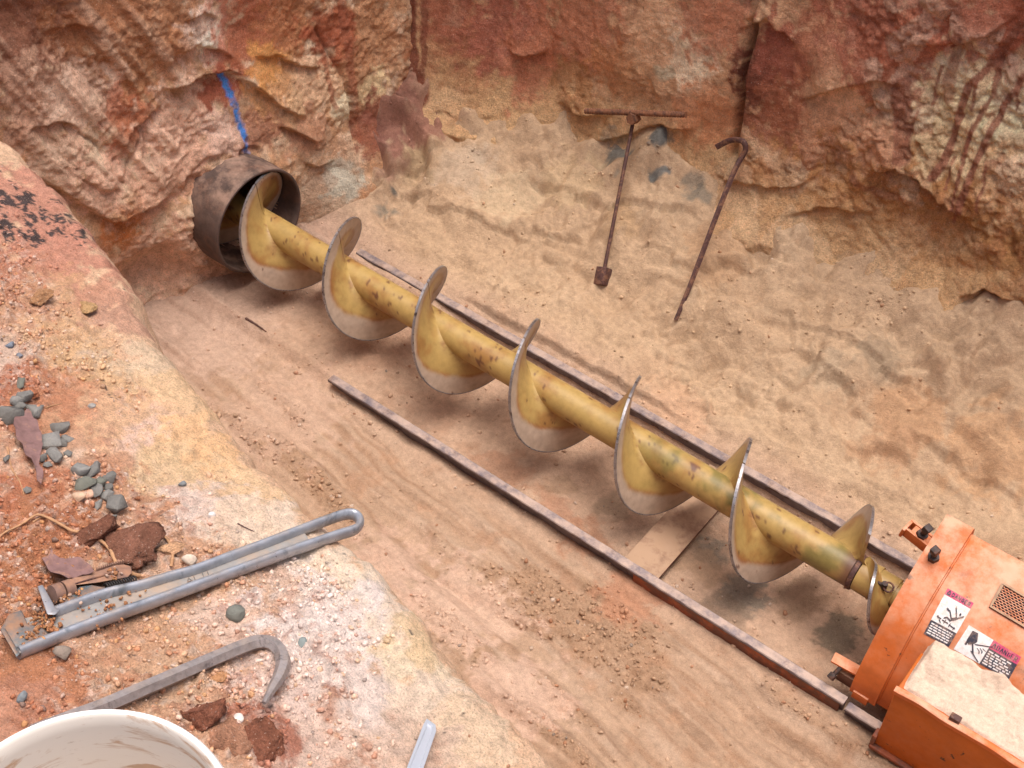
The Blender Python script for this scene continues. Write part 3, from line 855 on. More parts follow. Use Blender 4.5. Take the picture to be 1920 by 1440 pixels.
# ---------------- near bank
BANK_BLOBS = [
    (40, 380, .16, (196, 128, 98), .9), (90, 480, .12, (196, 124, 94), .8), (30, 520, .10, (190, 122, 86), .7), (130, 560, .08, (204, 150, 98), .7),
    (60, 600, .12, (198, 140, 100), .7), (20, 680, .08, (206, 172, 150), .7), (150, 650, .10, (210, 160, 108), .7), (70, 740, .09, (186, 108, 66), .8),
    (210, 700, .09, (206, 158, 104), .7), (280, 680, .08, (214, 178, 140), .8), (330, 740, .08, (222, 176, 124), .8), (20, 960, .10, (186, 106, 60), .9),
    (90, 1010, .09, (182, 110, 60), .9), (40, 1090, .09, (184, 112, 62), .9), (140, 760, .07, (194, 124, 78), .8), (250, 800, .09, (220, 168, 120), .7),
    (300, 830, .07, (224, 180, 158), .7), (370, 850, .08, (228, 172, 110), .8), (320, 890, .07, (214, 176, 126), .6), (450, 930, .08, (226, 180, 128), .8),
    (380, 960, .07, (222, 192, 176), .8), (480, 1000, .08, (226, 190, 158), .8), (560, 1060, .10, (228, 196, 168), .8), (640, 1090, .08, (226, 196, 166), .9),
    (700, 1180, .08, (228, 198, 172), .9), (600, 1130, .08, (226, 202, 190), .8), (500, 1120, .06, (206, 158, 124), .6), (420, 1130, .06, (204, 150, 104), .7),
    (330, 1180, .07, (208, 156, 112), .7), (250, 1230, .07, (204, 148, 104), .7), (440, 1180, .06, (220, 182, 160), .7), (620, 1230, .10, (226, 202, 192), .9),
    (560, 1320, .08, (222, 190, 176), .8), (680, 1330, .10, (228, 200, 186), .9), (780, 1250, .06, (226, 196, 160), .9), (800, 1330, .07, (224, 192, 164), .9),
    (600, 1420, .10, (218, 180, 158), .8), (880, 1380, .06, (222, 184, 146), .9), (750, 1420, .08, (214, 176, 150), .7), (90, 1280, .06, (190, 116, 66), .8),
    (30, 1250, .06, (190, 116, 66), .8), (60, 1340, .05, (196, 128, 92), .7), (480, 1380, .05, (176, 100, 68), .8), (300, 1290, .06, (204, 156, 116), .7),
    (780, 1190, .04, (220, 180, 128), .7), (790, 1230, .03, (222, 182, 130), .7), (190, 560, .05, (196, 130, 98), .7), (230, 600, .06, (196, 140, 108), .8)]

def build_bank():
    xs = uniq(np.arange(-3.6, -.5, .04), np.arange(-.5, 2.45, .0042), np.arange(2.45, 6.7, .06))
    # profile parameter: distance along the rounded brow
    oo = uniq(np.arange(-3.2, -1.1, .06), np.arange(-1.1, .0, .0042))
    po = spline(np.stack([BANK_O, BANK_Z], 1), 4000)
    vis_z = np.interp(oo, po[:, 0], po[:, 1])
    face_z = uniq(np.arange(-.16, -.002, .004), np.arange(-3.4, -.16, .05))[::-1]
    face_o = np.interp(face_z[::-1], po[::-1, 1], po[::-1, 0])[::-1]
    face_o = np.interp(-face_z, -po[:, 1][po[:, 0] >= 0], po[:, 0][po[:, 0] >= 0])
    oo = np.concatenate([oo, face_o]); pz = np.concatenate([vis_z, face_z])
    sl = np.gradient(pz, oo + np.arange(len(oo)) * 1e-9)
    nv = np.stack([-sl, np.ones_like(sl)], 1); nv /= np.linalg.norm(nv, axis=1, keepdims=True)
    I, J = [a.ravel() for a in np.meshgrid(np.arange(len(xs)), np.arange(len(oo)), indexing='ij')]
    X = xs[I]; O = oo[J]
    Yc = edge_y(X); k = np.ones(61) / 61
    ys_ = np.convolve(np.pad(edge_y(np.arange(-4, 7, .004)), 30, 'edge'), k, 'valid'); Yc = np.interp(X, np.arange(-4, 7, .004), ys_)
    P = np.stack([X, O, 0 * X + 77.7], 1)
    Yc = Yc + .010 * fbm(np.stack([X, 0 * X, 0 * X], 1), 4.5, 3, .5, 401)
    brow = smooth(-.20, -.03, O + .10 * fbm(P, 3.0, 3, .5, 402))                                   # smooth trimmed strip along the edge
    gran = (1 - brow)
    D = .022 * fbm(P, 2.6, 3, .5, 404) * (.3 + .7 * gran) + .008 * fbm(P, 9, 3, .5, 408) * (.2 + gran)
    f1, f2, cid = worley2(np.stack([X, O], 1) + .01 * np.stack([fbm(P, 14, 2, .5, 411), fbm(P, 14, 2, .5, 413)], 1), 55, 23)
    f1b, f2b, cidb = worley2(np.stack([X, O], 1), 120, 27)
    cr = smooth(-.35, .25, fbm(P, 3.5, 4, .6, 417)) * gran
    D = D + cr * (.012 * np.clip(1 - f1 * 1.5, 0, 1) * (cid > .4) + .006 * np.clip(1 - f1b * 1.4, 0, 1) * (cidb > .35)) + .0035 * fbm(P, 40, 3, .6, 421)
    f1c, f2c, cidc = worley2(np.stack([X, O], 1) + .03 * np.stack([fbm(P, 8, 2, .5, 431), fbm(P, 8, 2, .5, 433)], 1), 14, 29)
    D = D + gran * .010 * (cidc - .5) * smooth(0, .25, f2c - f1c)
    fbk, gbk, cbk = facets(np.stack([X, O], 1) + .02 * np.stack([fbm(P, 10, 2, .5, 431), fbm(P, 10, 2, .5, 433)], 1), 11, 95, .005, .009, .8)
    D = D + brow * (.9 * fbk + .007 * fbm(P, 11, 3, .6, 437) + .005 * fbm(P, 26, 4, .68, 435))
    # trimmed brow: faint scrapes running along it
    D = D + brow * .006 * fbm(np.stack([X * 1.5, O * 18, 0 * X], 1), 1.0, 3, .5, 425)
    D = np.where(O > .1, D * 3, D)
    V = np.stack([X, Yc + O + D * nv[J, 0], ZE + pz[J] + D * nv[J, 1]], 1)
    a, b, c = mottle(P * np.array([1.4, 1.4, 1]), 460)
    col = lin(204, 148, 108)[None] * np.ones((len(X), 1))
    w = smooth(.0, .5, a)[:, None]; col = col * (1 - w) + lin(196, 134, 92) * w
    w = smooth(.0, .4, b)[:, None]; col = col * (1 - .65 * w) + lin(218, 186, 160) * .65 * w
    w = brow[:, None]; col = col * (1 - .7 * w) + lin(226, 180, 136) * .7 * w
    blobs_apply(V, col, BANK_BLOBS, .5 * b + .7 * c)
    w = (smooth(.25, .5, c) * gran * .55)[:, None]; col = col * (1 - w) + lin(180, 108, 66) * w
    w = (smooth(.62, .95, cidb) * cr * .5)[:, None]; col = col * (1 - w) + lin(222, 196, 180) * w
    w = (smooth(.70, .9, cid) * cr * .4)[:, None]; col = col * (1 - w) + lin(168, 92, 56) * w
    # black bitumen flecks at the far left
    ct = hit(45, 400); d = np.hypot(V[:, 0] - ct[0], (V[:, 1] - ct[1]) * 1.2)
    fl = fbm(P * np.array([1, 1.6, 1]), 15, 5, .82, 471)
    w = (smooth(.02, .10, fl - .55 * smooth(.08, .24, d)) * .92)[:, None]; col = col * (1 - w) + lin(52, 50, 54) * w
    # hidden face below
    w = smooth(.05, .2, O)[:, None]; col = col * (1 - w) + lin(176, 128, 94) * w
    col = tone(col, .76, 1.02) * np.array([1.0, 1.0, .97])
    me = np_mesh('pit_bank', V, grid_faces(len(xs), len(oo)), col)
    tag(link('pit_bank', me, M['bank']), kind='structure')
    return V, col, cr, gran, O
BANK = build_bank()

# ---------------- ground round the pit, and the pit's fourth side
def build_ground():
    def sheet(x0, x1, y0, y1, nx, ny):
        X, Y = [a.ravel() for a in np.meshgrid(np.linspace(x0, x1, nx), np.linspace(y0, y1, ny), indexing='ij')]
        P = np.stack([X, Y, 0 * X], 1)
        Z = 3.80 + .06 * fbm(P, .35, 4, .5, 501) + .02 * fbm(P, 1.6, 3, .5, 505)
        return np.stack([X, Y, Z], 1), grid_faces(nx, ny)
    Vs, Fs, n = [], [], 0
    for s in [(-60, 60, -60, -5.6, 60, 40), (-60, -2.75, -5.6, 60, 60, 60), (-2.75, 60, 2.2, 60, 60, 60), (6.3, 60, -5.6, 2.2, 60, 20)]:
        v, f = sheet(*s); Vs.append(v); Fs.append(f + n); n += len(v)
    V = np.concatenate(Vs); P = V * np.array([1, 1, 0])
    w = smooth(-.3, .4, fbm(P, .5, 4, .5, 509))[:, None]
    col = lin(190, 134, 94) * (1 - w) + lin(176, 104, 70) * w
    tag(link('ground', np_mesh('ground', V, np.concatenate(Fs), col), M['pit']), kind='structure')
    ys = np.linspace(-3.2, 2.6, 120); zs = np.linspace(-.1, 3.85, 80)
    Y, Z = [a.ravel() for a in np.meshgrid(ys, zs, indexing='ij')]
    P = np.stack([0 * Y + 5, Y, Z], 1)
    X = 6.0 + .15 * Z + .12 * fbm(P, 1.2, 4, .5, 513)
    col = lin(172, 112, 80)[None] * np.ones((len(Y), 1)); w = smooth(0, .5, fbm(P, 2, 4, .5, 517))[:, None]; col = col * (1 - w) + lin(150, 88, 66) * w
    tag(link('pit_wall_back', np_mesh('pit_wall_back', np.stack([X, Y, Z], 1), grid_faces(120, 80)[:, ::-1], col), M['pit']), kind='structure')
build_ground()

# ---------------- loose crumbs (nobody could count them)
ICO_V, ICO_F = None, None
def ico():
    bm = bmesh.new(); bmesh.ops.create_icosphere(bm, subdivisions=1, radius=1.0)
    v = np.array([p.co[:] for p in bm.verts]); f = np.array([[q.index for q in t.verts] for t in bm.faces]); bm.free()
    return v, f
ICO_V, ICO_F = ico()

def crumbs(name, V, col, weight, n, smin, smax, power, label, mat, seed, tint):
    rg = np.random.default_rng(seed)
    w = np.clip(weight, 0, None); w = w / w.sum()
    idx = rg.choice(len(V), n, p=w)
    C = V[idx]; s = smin + (smax - smin) * rg.random(n) ** power
    q = rg.normal(size=(n, 4)); q /= np.linalg.norm(q, axis=1, keepdims=True)
    a, b, c, d = q.T
    R = np.stack([np.stack([1 - 2 * (c * c + d * d), 2 * (b * c - a * d), 2 * (b * d + a * c)], 1),
                  np.stack([2 * (b * c + a * d), 1 - 2 * (b * b + d * d), 2 * (c * d - a * b)], 1),
                  np.stack([2 * (b * d - a * c), 2 * (c * d + a * b), 1 - 2 * (b * b + c * c)], 1)], 1)
    sh = rg.uniform(.55, 1.15, (n, 1, 3))
    L = ICO_V[None] * sh * (1 + rg.uniform(-.38, .38, (n, 12, 1)))
    W = np.einsum('nij,nkj->nki', R, L) * s[:, None, None] + C[:, None] + np.array([0, 0, 1]) * (s * .25)[:, None, None]
    cc = col[idx] * rg.uniform(.85, 1.2, (n, 1))
    r = rg.random(n)
    for p0, p1, rgb, k in tint:
        m = (r >= p0) & (r < p1); cc[m] = cc[m] * (1 - k) + lin(*rgb) * k
    F = (ICO_F[None] + (np.arange(n) * 12)[:, None, None]).reshape(-1, 3)
    me = np_mesh(name, W.reshape(-1, 3), F, np.repeat(np.clip(cc, .01, .9), 12, 0), smooth_shade=False)
    o = link(name, me, M[mat]); tag(o, label, 'soil', kind='stuff')

V, c_, cr_, gran_, O_ = BANK
vis = (V[:, 0] > -.45) & (V[:, 0] < 2.4) & (O_ > -1.05) & (O_ < -.03)
warm = [(0, .10, (220, 200, 186), .5), (.10, .22, (170, 100, 64), .5), (.22, .30, (200, 152, 98), .5), (.30, .33, (120, 114, 110), .6)]
crumbs('bank_crumbs', V, c_, vis * (.03 + cr_ ** 1.2), 26000, .0009, .0060, 3.6, 'loose crumbs of orange, white and brown soil on the near bank', 'crumb', 31, warm)
pc = [hit(*p) for p in ((620, 1110), (560, 1080), (440, 1120), (690, 1190), (620, 1400), (540, 1290), (470, 1290), (330, 1180), (110, 1130), (60, 1090), (30, 1010), (250, 1140), (150, 900), (60, 640), (180, 680))]
w_ = sum(np.exp(-((V[:, 0] - q[0]) ** 2 + (V[:, 1] - q[1]) ** 2) / .055 ** 2) for q in pc)
crumbs('bank_gravelly_soil', V, c_, vis * w_, 2200, .0012, .0065, 3.0, 'coarser pale and rusty soil lumps lying in patches on the near bank', 'crumb', 41, warm)
V, c_, near_, far_, mid_, row_ = FLOOR
vis = (V[:, 0] > -2.6) & (V[:, 0] < 2.6) & (V[:, 1] > -1.5) & (V[:, 1] < 1.75)
wt = vis * (near_ * row_ ** 1.5 * 1.4 + near_ * .04 + mid_ * .12 + far_ * (.04 + .5 * smooth(.15, .5, fbm(V * np.array([1, 1, 0]), 2.3, 4, .6, 533))))
crumbs('floor_crumbs', V, c_, wt, 7000, .0022, .014, 3.4, 'loose crumbs and small clods of soil on the pit floor', 'crumb', 37,
       [(0, .05, (206, 186, 170), .6), (.05, .11, (160, 100, 66), .5), (.11, .12, (120, 116, 112), .6)])

# ================================================================== objects
AXZ = lambda x: .4533 - .0107 * x
R_FL, PITCH, X_TOP, R_PIPE = .300, .6458, -.877, .084

# ---------------- steel casing
def build_casing():
    t = thing('casing_pipe', 'dark rusty steel casing pipe sticking out of the clay end wall around the auger', 'pipe', (-2.2, 0, AXZ(-2.2)))
    ro, ri, x0, x1 = .330, .312, -3.4, -2.195
    n = 96
    prof = [(x0, ro), (x1 - .004, ro), (x1, ro - .004), (x1, ri + .004), (x1 - .004, ri), (x0, ri)]
    xs = np.linspace(x0, x1 - .004, 30)
    prof = [(x, ro) for x in xs] + [(x1, ro - .004), (x1, ri + .004)] + [(x, ri) for x in xs[::-1]]
    V = []; F = []
    for i in range(n):
        a = 2 * math.pi * i / n
        for x, r in prof: V.append((x, r * math.sin(a), AXZ(x) + r * math.cos(a)))
    m = len(prof)
    for i in range(n):
        for j in range(m - 1):
            k = (i + 1) % n
            F.append((i * m + j, i * m + j + 1, k * m + j + 1, k * m + j))
    V = np.array(V)
    V[:, 0:3] += 0
    link('pipe_wall', np_mesh('casing', V, F), M['casing'], t)
build_casing()

# ---------------- auger
def helix_mesh(name, th0, th1, xfun, rfun, thick=.013, nr=22, step=2.2, cy=0.0, colour=None):
    th = np.radians(np.arange(th0, th1 + 1e-6, step)); nt_ = len(th)
    u = np.linspace(0, 1, nr)
    V = []; C = []; rr = []
    for side in (-1, 1):
        for a in th:
            R = rfun(math.degrees(a)); r = R_PIPE * .93 + (R - R_PIPE * .93) * u
            x = xfun(a) + side * (thick * .5 + .022 * np.exp(-(r - R_PIPE) / .016))
            V.append(np.stack([x, -r * np.sin(a), AXZ(x) + r * np.cos(a)], 1)); rr.append(np.stack([r, np.full(nr, a), np.full(nr, side)], 1))
    V = np.concatenate(V); rr = np.concatenate(rr)
    g = grid_faces(nt_, nr); off = nt_ * nr
    F = [g[:, ::-1], g + off]
    i = np.arange(nt_ - 1)
    e = i * nr + nr - 1
    F.append(np.stack([e, e + nr, e + nr + off, e + off], 1))
    j = np.arange(nr - 1)
    F.append(np.stack([j, j + 1, j + 1 + off, j + off], 1))
    k = (nt_ - 1) * nr + j
    F.append(np.stack([k, k + off, k + 1 + off, k + 1], 1))
    return V, np.concatenate(F), rr

YEL, YEL2, DUST = lin(166, 138, 82), lin(148, 110, 62), lin(168, 148, 130)

def auger_colour(V, r, a, rmax):
    P = V * np.array([1, 1, 1])
    n1 = fbm(P, 6, 4, .6, 601); n2 = fbm(P, 22, 4, .65, 607); n3 = fbm(P, 60, 3, .6, 611)
    col = YEL[None] * np.ones((len(V), 1))
    w = smooth(-.1, .5, n1)[:, None]; col = col * (1 - w) + YEL2 * w
    w = (smooth(.15, .5, fbm(P, 3, 3, .5, 615)) * .4 * smooth(-.2, 1.2, V[:, 0]))[:, None]; col = col * (1 - w) + lin(140, 128, 62) * w   # greenish tinge
    if r is not None:
        low = smooth(-.2, .9, -np.cos(a))                 # worn wider towards the blade's lowest reach
        rb = rmax * (.85 - .25 * low) + .022 * n1 + .008 * n2 + .02 * np.sin(a * .37 + 1.0)
        w = smooth(rb - .014, rb + .014, r + .010 * n2)[:, None]
        edge = (np.exp(-((r - rb + .006) / .014) ** 2) * smooth(-.4, .4, n1 + .3))[:, None] * .75
        col = col * (1 - edge) + lin(140, 88, 52) * edge
        wc = DUST * (1 + .16 * n2 + .10 * n1)[:, None]
        col = col * (1 - w) + wc * w
        w = smooth(rmax - .006, rmax - .002, r)[:, None] * .8; col = col * (1 - w) + lin(150, 146, 146) * w
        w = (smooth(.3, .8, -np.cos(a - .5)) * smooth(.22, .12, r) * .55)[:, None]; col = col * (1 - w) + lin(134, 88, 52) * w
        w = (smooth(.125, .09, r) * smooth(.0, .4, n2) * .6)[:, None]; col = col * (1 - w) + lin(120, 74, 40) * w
    # rust spots and scratches
    w = (smooth(.38, .44, n2 + .35 * n1 - (0 if r is None else .2)) * .85)[:, None]; col = col * (1 - w) + lin(92, 56, 42) * w
    return np.clip(col, .01, .9)

def edge_strip(th0, th1, xfun, rfun, half=.0071):
    th = np.radians(np.arange(th0, th1 + 1e-6, 2.2)); V = []
    for a in th:
        R = rfun(math.degrees(a)); x = xfun(a)
        for dx, r in ((-half, R - .005), (-half, R + .0006), (half, R + .0006), (half, R - .005)):
            V.append((x + dx, -r * math.sin(a), AXZ(x) + r * math.cos(a)))
    F = []
    for i in range(len(th) - 1):
        for j in range(3): F.append((i * 4 + j, (i + 1) * 4 + j, (i + 1) * 4 + j + 1, i * 4 + j + 1))
    me = np_mesh('worn_edge', V, F); mark_sharp(me, .7)
    return me

def build_auger():
    t = thing('auger', 'long yellow steel auger with seven worn helical flights running into the casing', 'auger', (0, 0, .45))
    # shaft
    xs = np.arange(-3.3, 1.70, .012); n = 40; r = R_PIPE
    an = np.linspace(0, 2 * np.pi, n, endpoint=False)
    X, A = np.meshgrid(xs, an, indexing='ij')
    V = np.stack([X, -r * np.sin(A), AXZ(X) + r * np.cos(A)], 2).reshape(-1, 3)
    i = np.arange(len(xs) - 1)[:, None] * n; j = np.arange(n)[None]; jn = (j + 1) % n
    F = np.stack([i + j, i + jn, i + n + jn, i + n + j], 2).reshape(-1, 4)
    col = auger_colour(V, None, None, None)
    n1 = fbm(V, 5, 4, .6, 641)
    w = (smooth(.0, .4, n1) * smooth(.2, .9, V[:, 0]) * .75)[:, None]; col = col * (1 - w) + lin(104, 98, 52) * w     # mossy grime
    w = (smooth(-.25, -.85, np.cos(A.ravel()) + .3 * n1) * .5)[:, None]; col = col * (1 - w) + lin(164, 104, 60) * w       # rusty underside
    w = smooth(1.62, 1.69, V[:, 0] + .02 * n1)[:, None] * .85; col = col * (1 - w) + lin(104, 66, 54) * w
    link('shaft', np_mesh('shaft', V, F, col), M['auger'], t)
    bm = bmesh.new(); bm_cyl(bm, (1.695, 0, AXZ(1.695)), (1.716, 0, AXZ(1.716)), .0915, .088, 40)
    link('end_collar', bm_mesh('end_collar', bm, .6), M['rusty'], t)
    # flights: one blade per turn, welded end to end
    xf = lambda a: X_TOP + PITCH * a / (2 * math.pi)
    lo, hi = -4, 4
    for k in range(lo, hi):
        a0, a1 = 360 * k + 3, 360 * (k + 1) + 3
        Vh, Fh, rr = helix_mesh('flight', a0, a1, xf, lambda d: R_FL)
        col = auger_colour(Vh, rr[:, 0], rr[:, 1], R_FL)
        o = link('flight', np_mesh('flight', Vh, Fh, col), M['flight'], t)
        link('worn_edge', edge_strip(a0, a1, xf, lambda d: R_FL), M['edge'], o)
    for o in t.children:
        if o.name.startswith('flight'): mark_sharp(o.data, .7)
    return t

def mark_sharp(me, ang):
    bm = bmesh.new(); bm.from_mesh(me)
    for e in bm.edges:
        if len(e.link_faces) == 2 and e.calc_face_angle(0) > ang: e.smooth = False
    bm.to_mesh(me); bm.free()
build_auger()

def build_stub():
    t = thing('drive_stub', 'short yellow drive stub with small flight and ring clip between auger and orange machine', 'auger stub', (1.8, 0, .43))
    bm = bmesh.new()
    for a, b, r1, r2 in [(1.72, 1.80, .080, .082), (1.80, 1.806, .084, .084), (1.806, 1.90, .076, .076), (1.90, 2.02, .066, .066)]:
        bm_cyl(bm, (a, 0, AXZ(a)), (b, 0, AXZ(b)), r1, r2, 36)
    me = bm_mesh('stub', bm, .5)
    V = np.array([v.co[:] for v in me.vertices]); c = auger_colour(V, None, None, None)
    at = me.color_attributes.new('Col', 'FLOAT_COLOR', 'POINT'); q = np.ones((len(V), 4), np.float32); q[:, :3] = c; at.data.foreach_set('color', q.ravel())
    link('coupling', me, M['auger'], t)
    xf = lambda a: 1.775 + .40 * a / (2 * math.pi)
    Vh, Fh, rr = helix_mesh('flight', -30, 200, xf, lambda d: .10 + .105 * float(smooth(-30, 55, d)), .012)
    col = auger_colour(Vh, rr[:, 0], rr[:, 1], .205)
    o = link('flight', np_mesh('flight', Vh, Fh, col), M['flight'], t); mark_sharp(o.data, .7)
    link('worn_edge', edge_strip(-30, 200, xf, lambda d: .10 + .105 * float(smooth(-30, 55, d))), M['edge'], o)
    # ring clip on its pin
    bm = bmesh.new()
    c = Vector((1.872, -.045, AXZ(1.87) + .085))
    d = Vector(ray(1680, 1078)); R = frame((0, 0, 0), -d)
    ring = [c + R @ Vector((0, .021 * math.cos(a), .021 * math.sin(a))) for a in np.linspace(0, 2 * math.pi, 29)]
    bm_sweep(bm, ring, circle_sec(.0045, 8), upv=-d, cap=False)
    link('ring_clip', bm_mesh('ring_clip', bm, 1), M['rusty'], t)
    bm = bmesh.new(); bm_cyl(bm, c + Vector((-.075, -.01, .002)), c + Vector((-.02, -.002, -.004)), .007, .009, 10)
    bm_cyl(bm, c + Vector((-.02, 0, -.03)), c + Vector((-.02, 0, .012)), .014, .014, 12)
    link('clip_pin', bm_mesh('clip_pin', bm, 1), M['iron'], t)
build_stub()

# ---------------- track: two rails and cross plates
def rail_mesh(x0, x1, y, ztop, side, seed, w=.050, h=.105, lean=0.0):
    """flat-topped rail of channel section; the lip's edge is battered"""
    xs = np.arange(x0, x1 + .001, .02)
    sec = [(-w / 2, 0), (-w / 2 + .004, .004), (w / 2 - .004, .004), (w / 2, 0), (w / 2, -.012), (side * .006 + .006, -.016), (side * .006 + .006, -h), (side * .006 - .006, -h), (side * .006 - .006, -.016), (-w / 2, -.012)]
    V = []
    for x in xs:
        for i, (a, b) in enumerate(sec):
            k = .0006 * math.sin(x * 31 + i * 2.1 + seed) + .0006 * math.sin(x * 83 + i * 5 + seed * 3) if i in (0, 3, 4, 9) else 0
            V.append((x, y + a + k, ztop - lean * (x - x0) + b - abs(k) * .5))
    m = len(sec); F = []
    for i in range(len(xs) - 1):
        for j in range(m):
            k = (j + 1) % m
            F.append((i * m + j, i * m + k, (i + 1) * m + k, (i + 1) * m + j))
    e0 = [(0 * m + j) for j in range(m)]; e1 = [((len(xs) - 1) * m + j) for j in range(m)]
    bm = bmesh.new()
    vv = [bm.verts.new(p) for p in V]
    for f in F: bm.faces.new([vv[q] for q in f])
    bm.faces.new([vv[q] for q in e0[::-1]]); bm.faces.new([vv[q] for q in e1])
    return bm_mesh('rail', bm, .6)

def build_track(name, label, x_near, x_far, x1, yoff, zt, ties, paint, seed):
    t = thing(name, label, 'track', ((x_near + x1) / 2, 0, .02))
    for sgn, x0 in ((-1, x_near), (1, x_far)):
        r = link('rail', rail_mesh(x0, x1, sgn * (.435 + yoff), zt, -sgn, seed + sgn, h=zt - .03), M['rail'], t)
        # painted outer web plate, showing as orange further along
        bm = bmesh.new(); a = max(x0 + .25, x1 - paint)
        bm_box(bm, (a + x1) / 2 - .01, sgn * (.435 + yoff + .017), zt - .058, x1 - a - .02, .008, .08, bevel=.002)
        link('side_plate', bm_mesh('side_plate', bm, .6), M['rail_paint'], r)
    for xa, xb, zt_ in ties:
        bm = bmesh.new(); bm_box(bm, (xa + xb) / 2, 0, zt_ - .009, xb - xa, .80, .018, bevel=.002)
        link('cross_plate', bm_mesh('cross_plate', bm, .6), M['tie'], t)
build_track('boring_track', 'pair of rusty steel rails with cross plates, sand-dusted, under the yellow auger', -1.25, -1.86, 1.955, 0, .142, [(.70, .90, .078)], 1.15, 1)
build_track('track_section', 'second rail section butted on under the orange machine', 1.965, 1.965, 4.2, .008, .128, [(2.6, 2.8, .078), (3.6, 3.8, .078)], .6, 5)

# ---------------- orange boring machine
PROF = [(-.392, .165), (-.390, .25), (-.362, .345), (-.318, .43), (-.24, .565), (-.165, .64), (-.09, .697), (0, .745), (.08, .78), (.20, .822), (.235, .822), (.262, .79), (.35, .50), (.37, .165)]
def resample_prof(P, n=40):
    P = np.array(P); out = [P[0]]
    q = spline(P[:10], n); return [tuple(v) for v in q] + [tuple(v) for v in P[10:]]
PROF_O = resample_prof(PROF)
def scale_prof(P, s): return [(y * s - .0, .165 + (z - .165) * s) for y, z in P]
PROF_H = scale_prof(PROF_O, .955)

def extrude_prof(bm, P, xa, xb, close=True):
    a = [bm.verts.new((xa, y, z)) for y, z in P]; b = [bm.verts.new((xb, y, z)) for y, z in P]
    n = len(P)
    for i in range(n - 1): bm.faces.new((a[i], a[i + 1], b[i + 1], b[i]))
    if close:
        bm.faces.new((a[-1], a[0], b[0], b[-1])); bm.faces.new(a[::-1]); bm.faces.new(b)

def on_housing(p, lift=.0025):
    d = ray(*p); best = None
    for (y1, z1), (y2, z2) in zip(PROF_H[:-1], PROF_H[1:]):
        e = np.array([0, y2 - y1, z2 - z1]); nrm = np.cross(e, (1, 0, 0)); nrm /= np.linalg.norm(nrm)
        if nrm[2] < 0: nrm = -nrm
        den = d @ nrm
        if abs(den) < 1e-9: continue
        t = ((np.array([0, y1, z1]) - CAM) @ nrm) / den; q = CAM + d * t
        s = ((q - np.array([q[0], y1, z1])) @ e) / (e @ e)
        if -.02 <= s <= 1.02 and t > 0 and (best is None or t < best[0]): best = (t, q + nrm * lift)
    return best[1] if best else CAM + d * 5

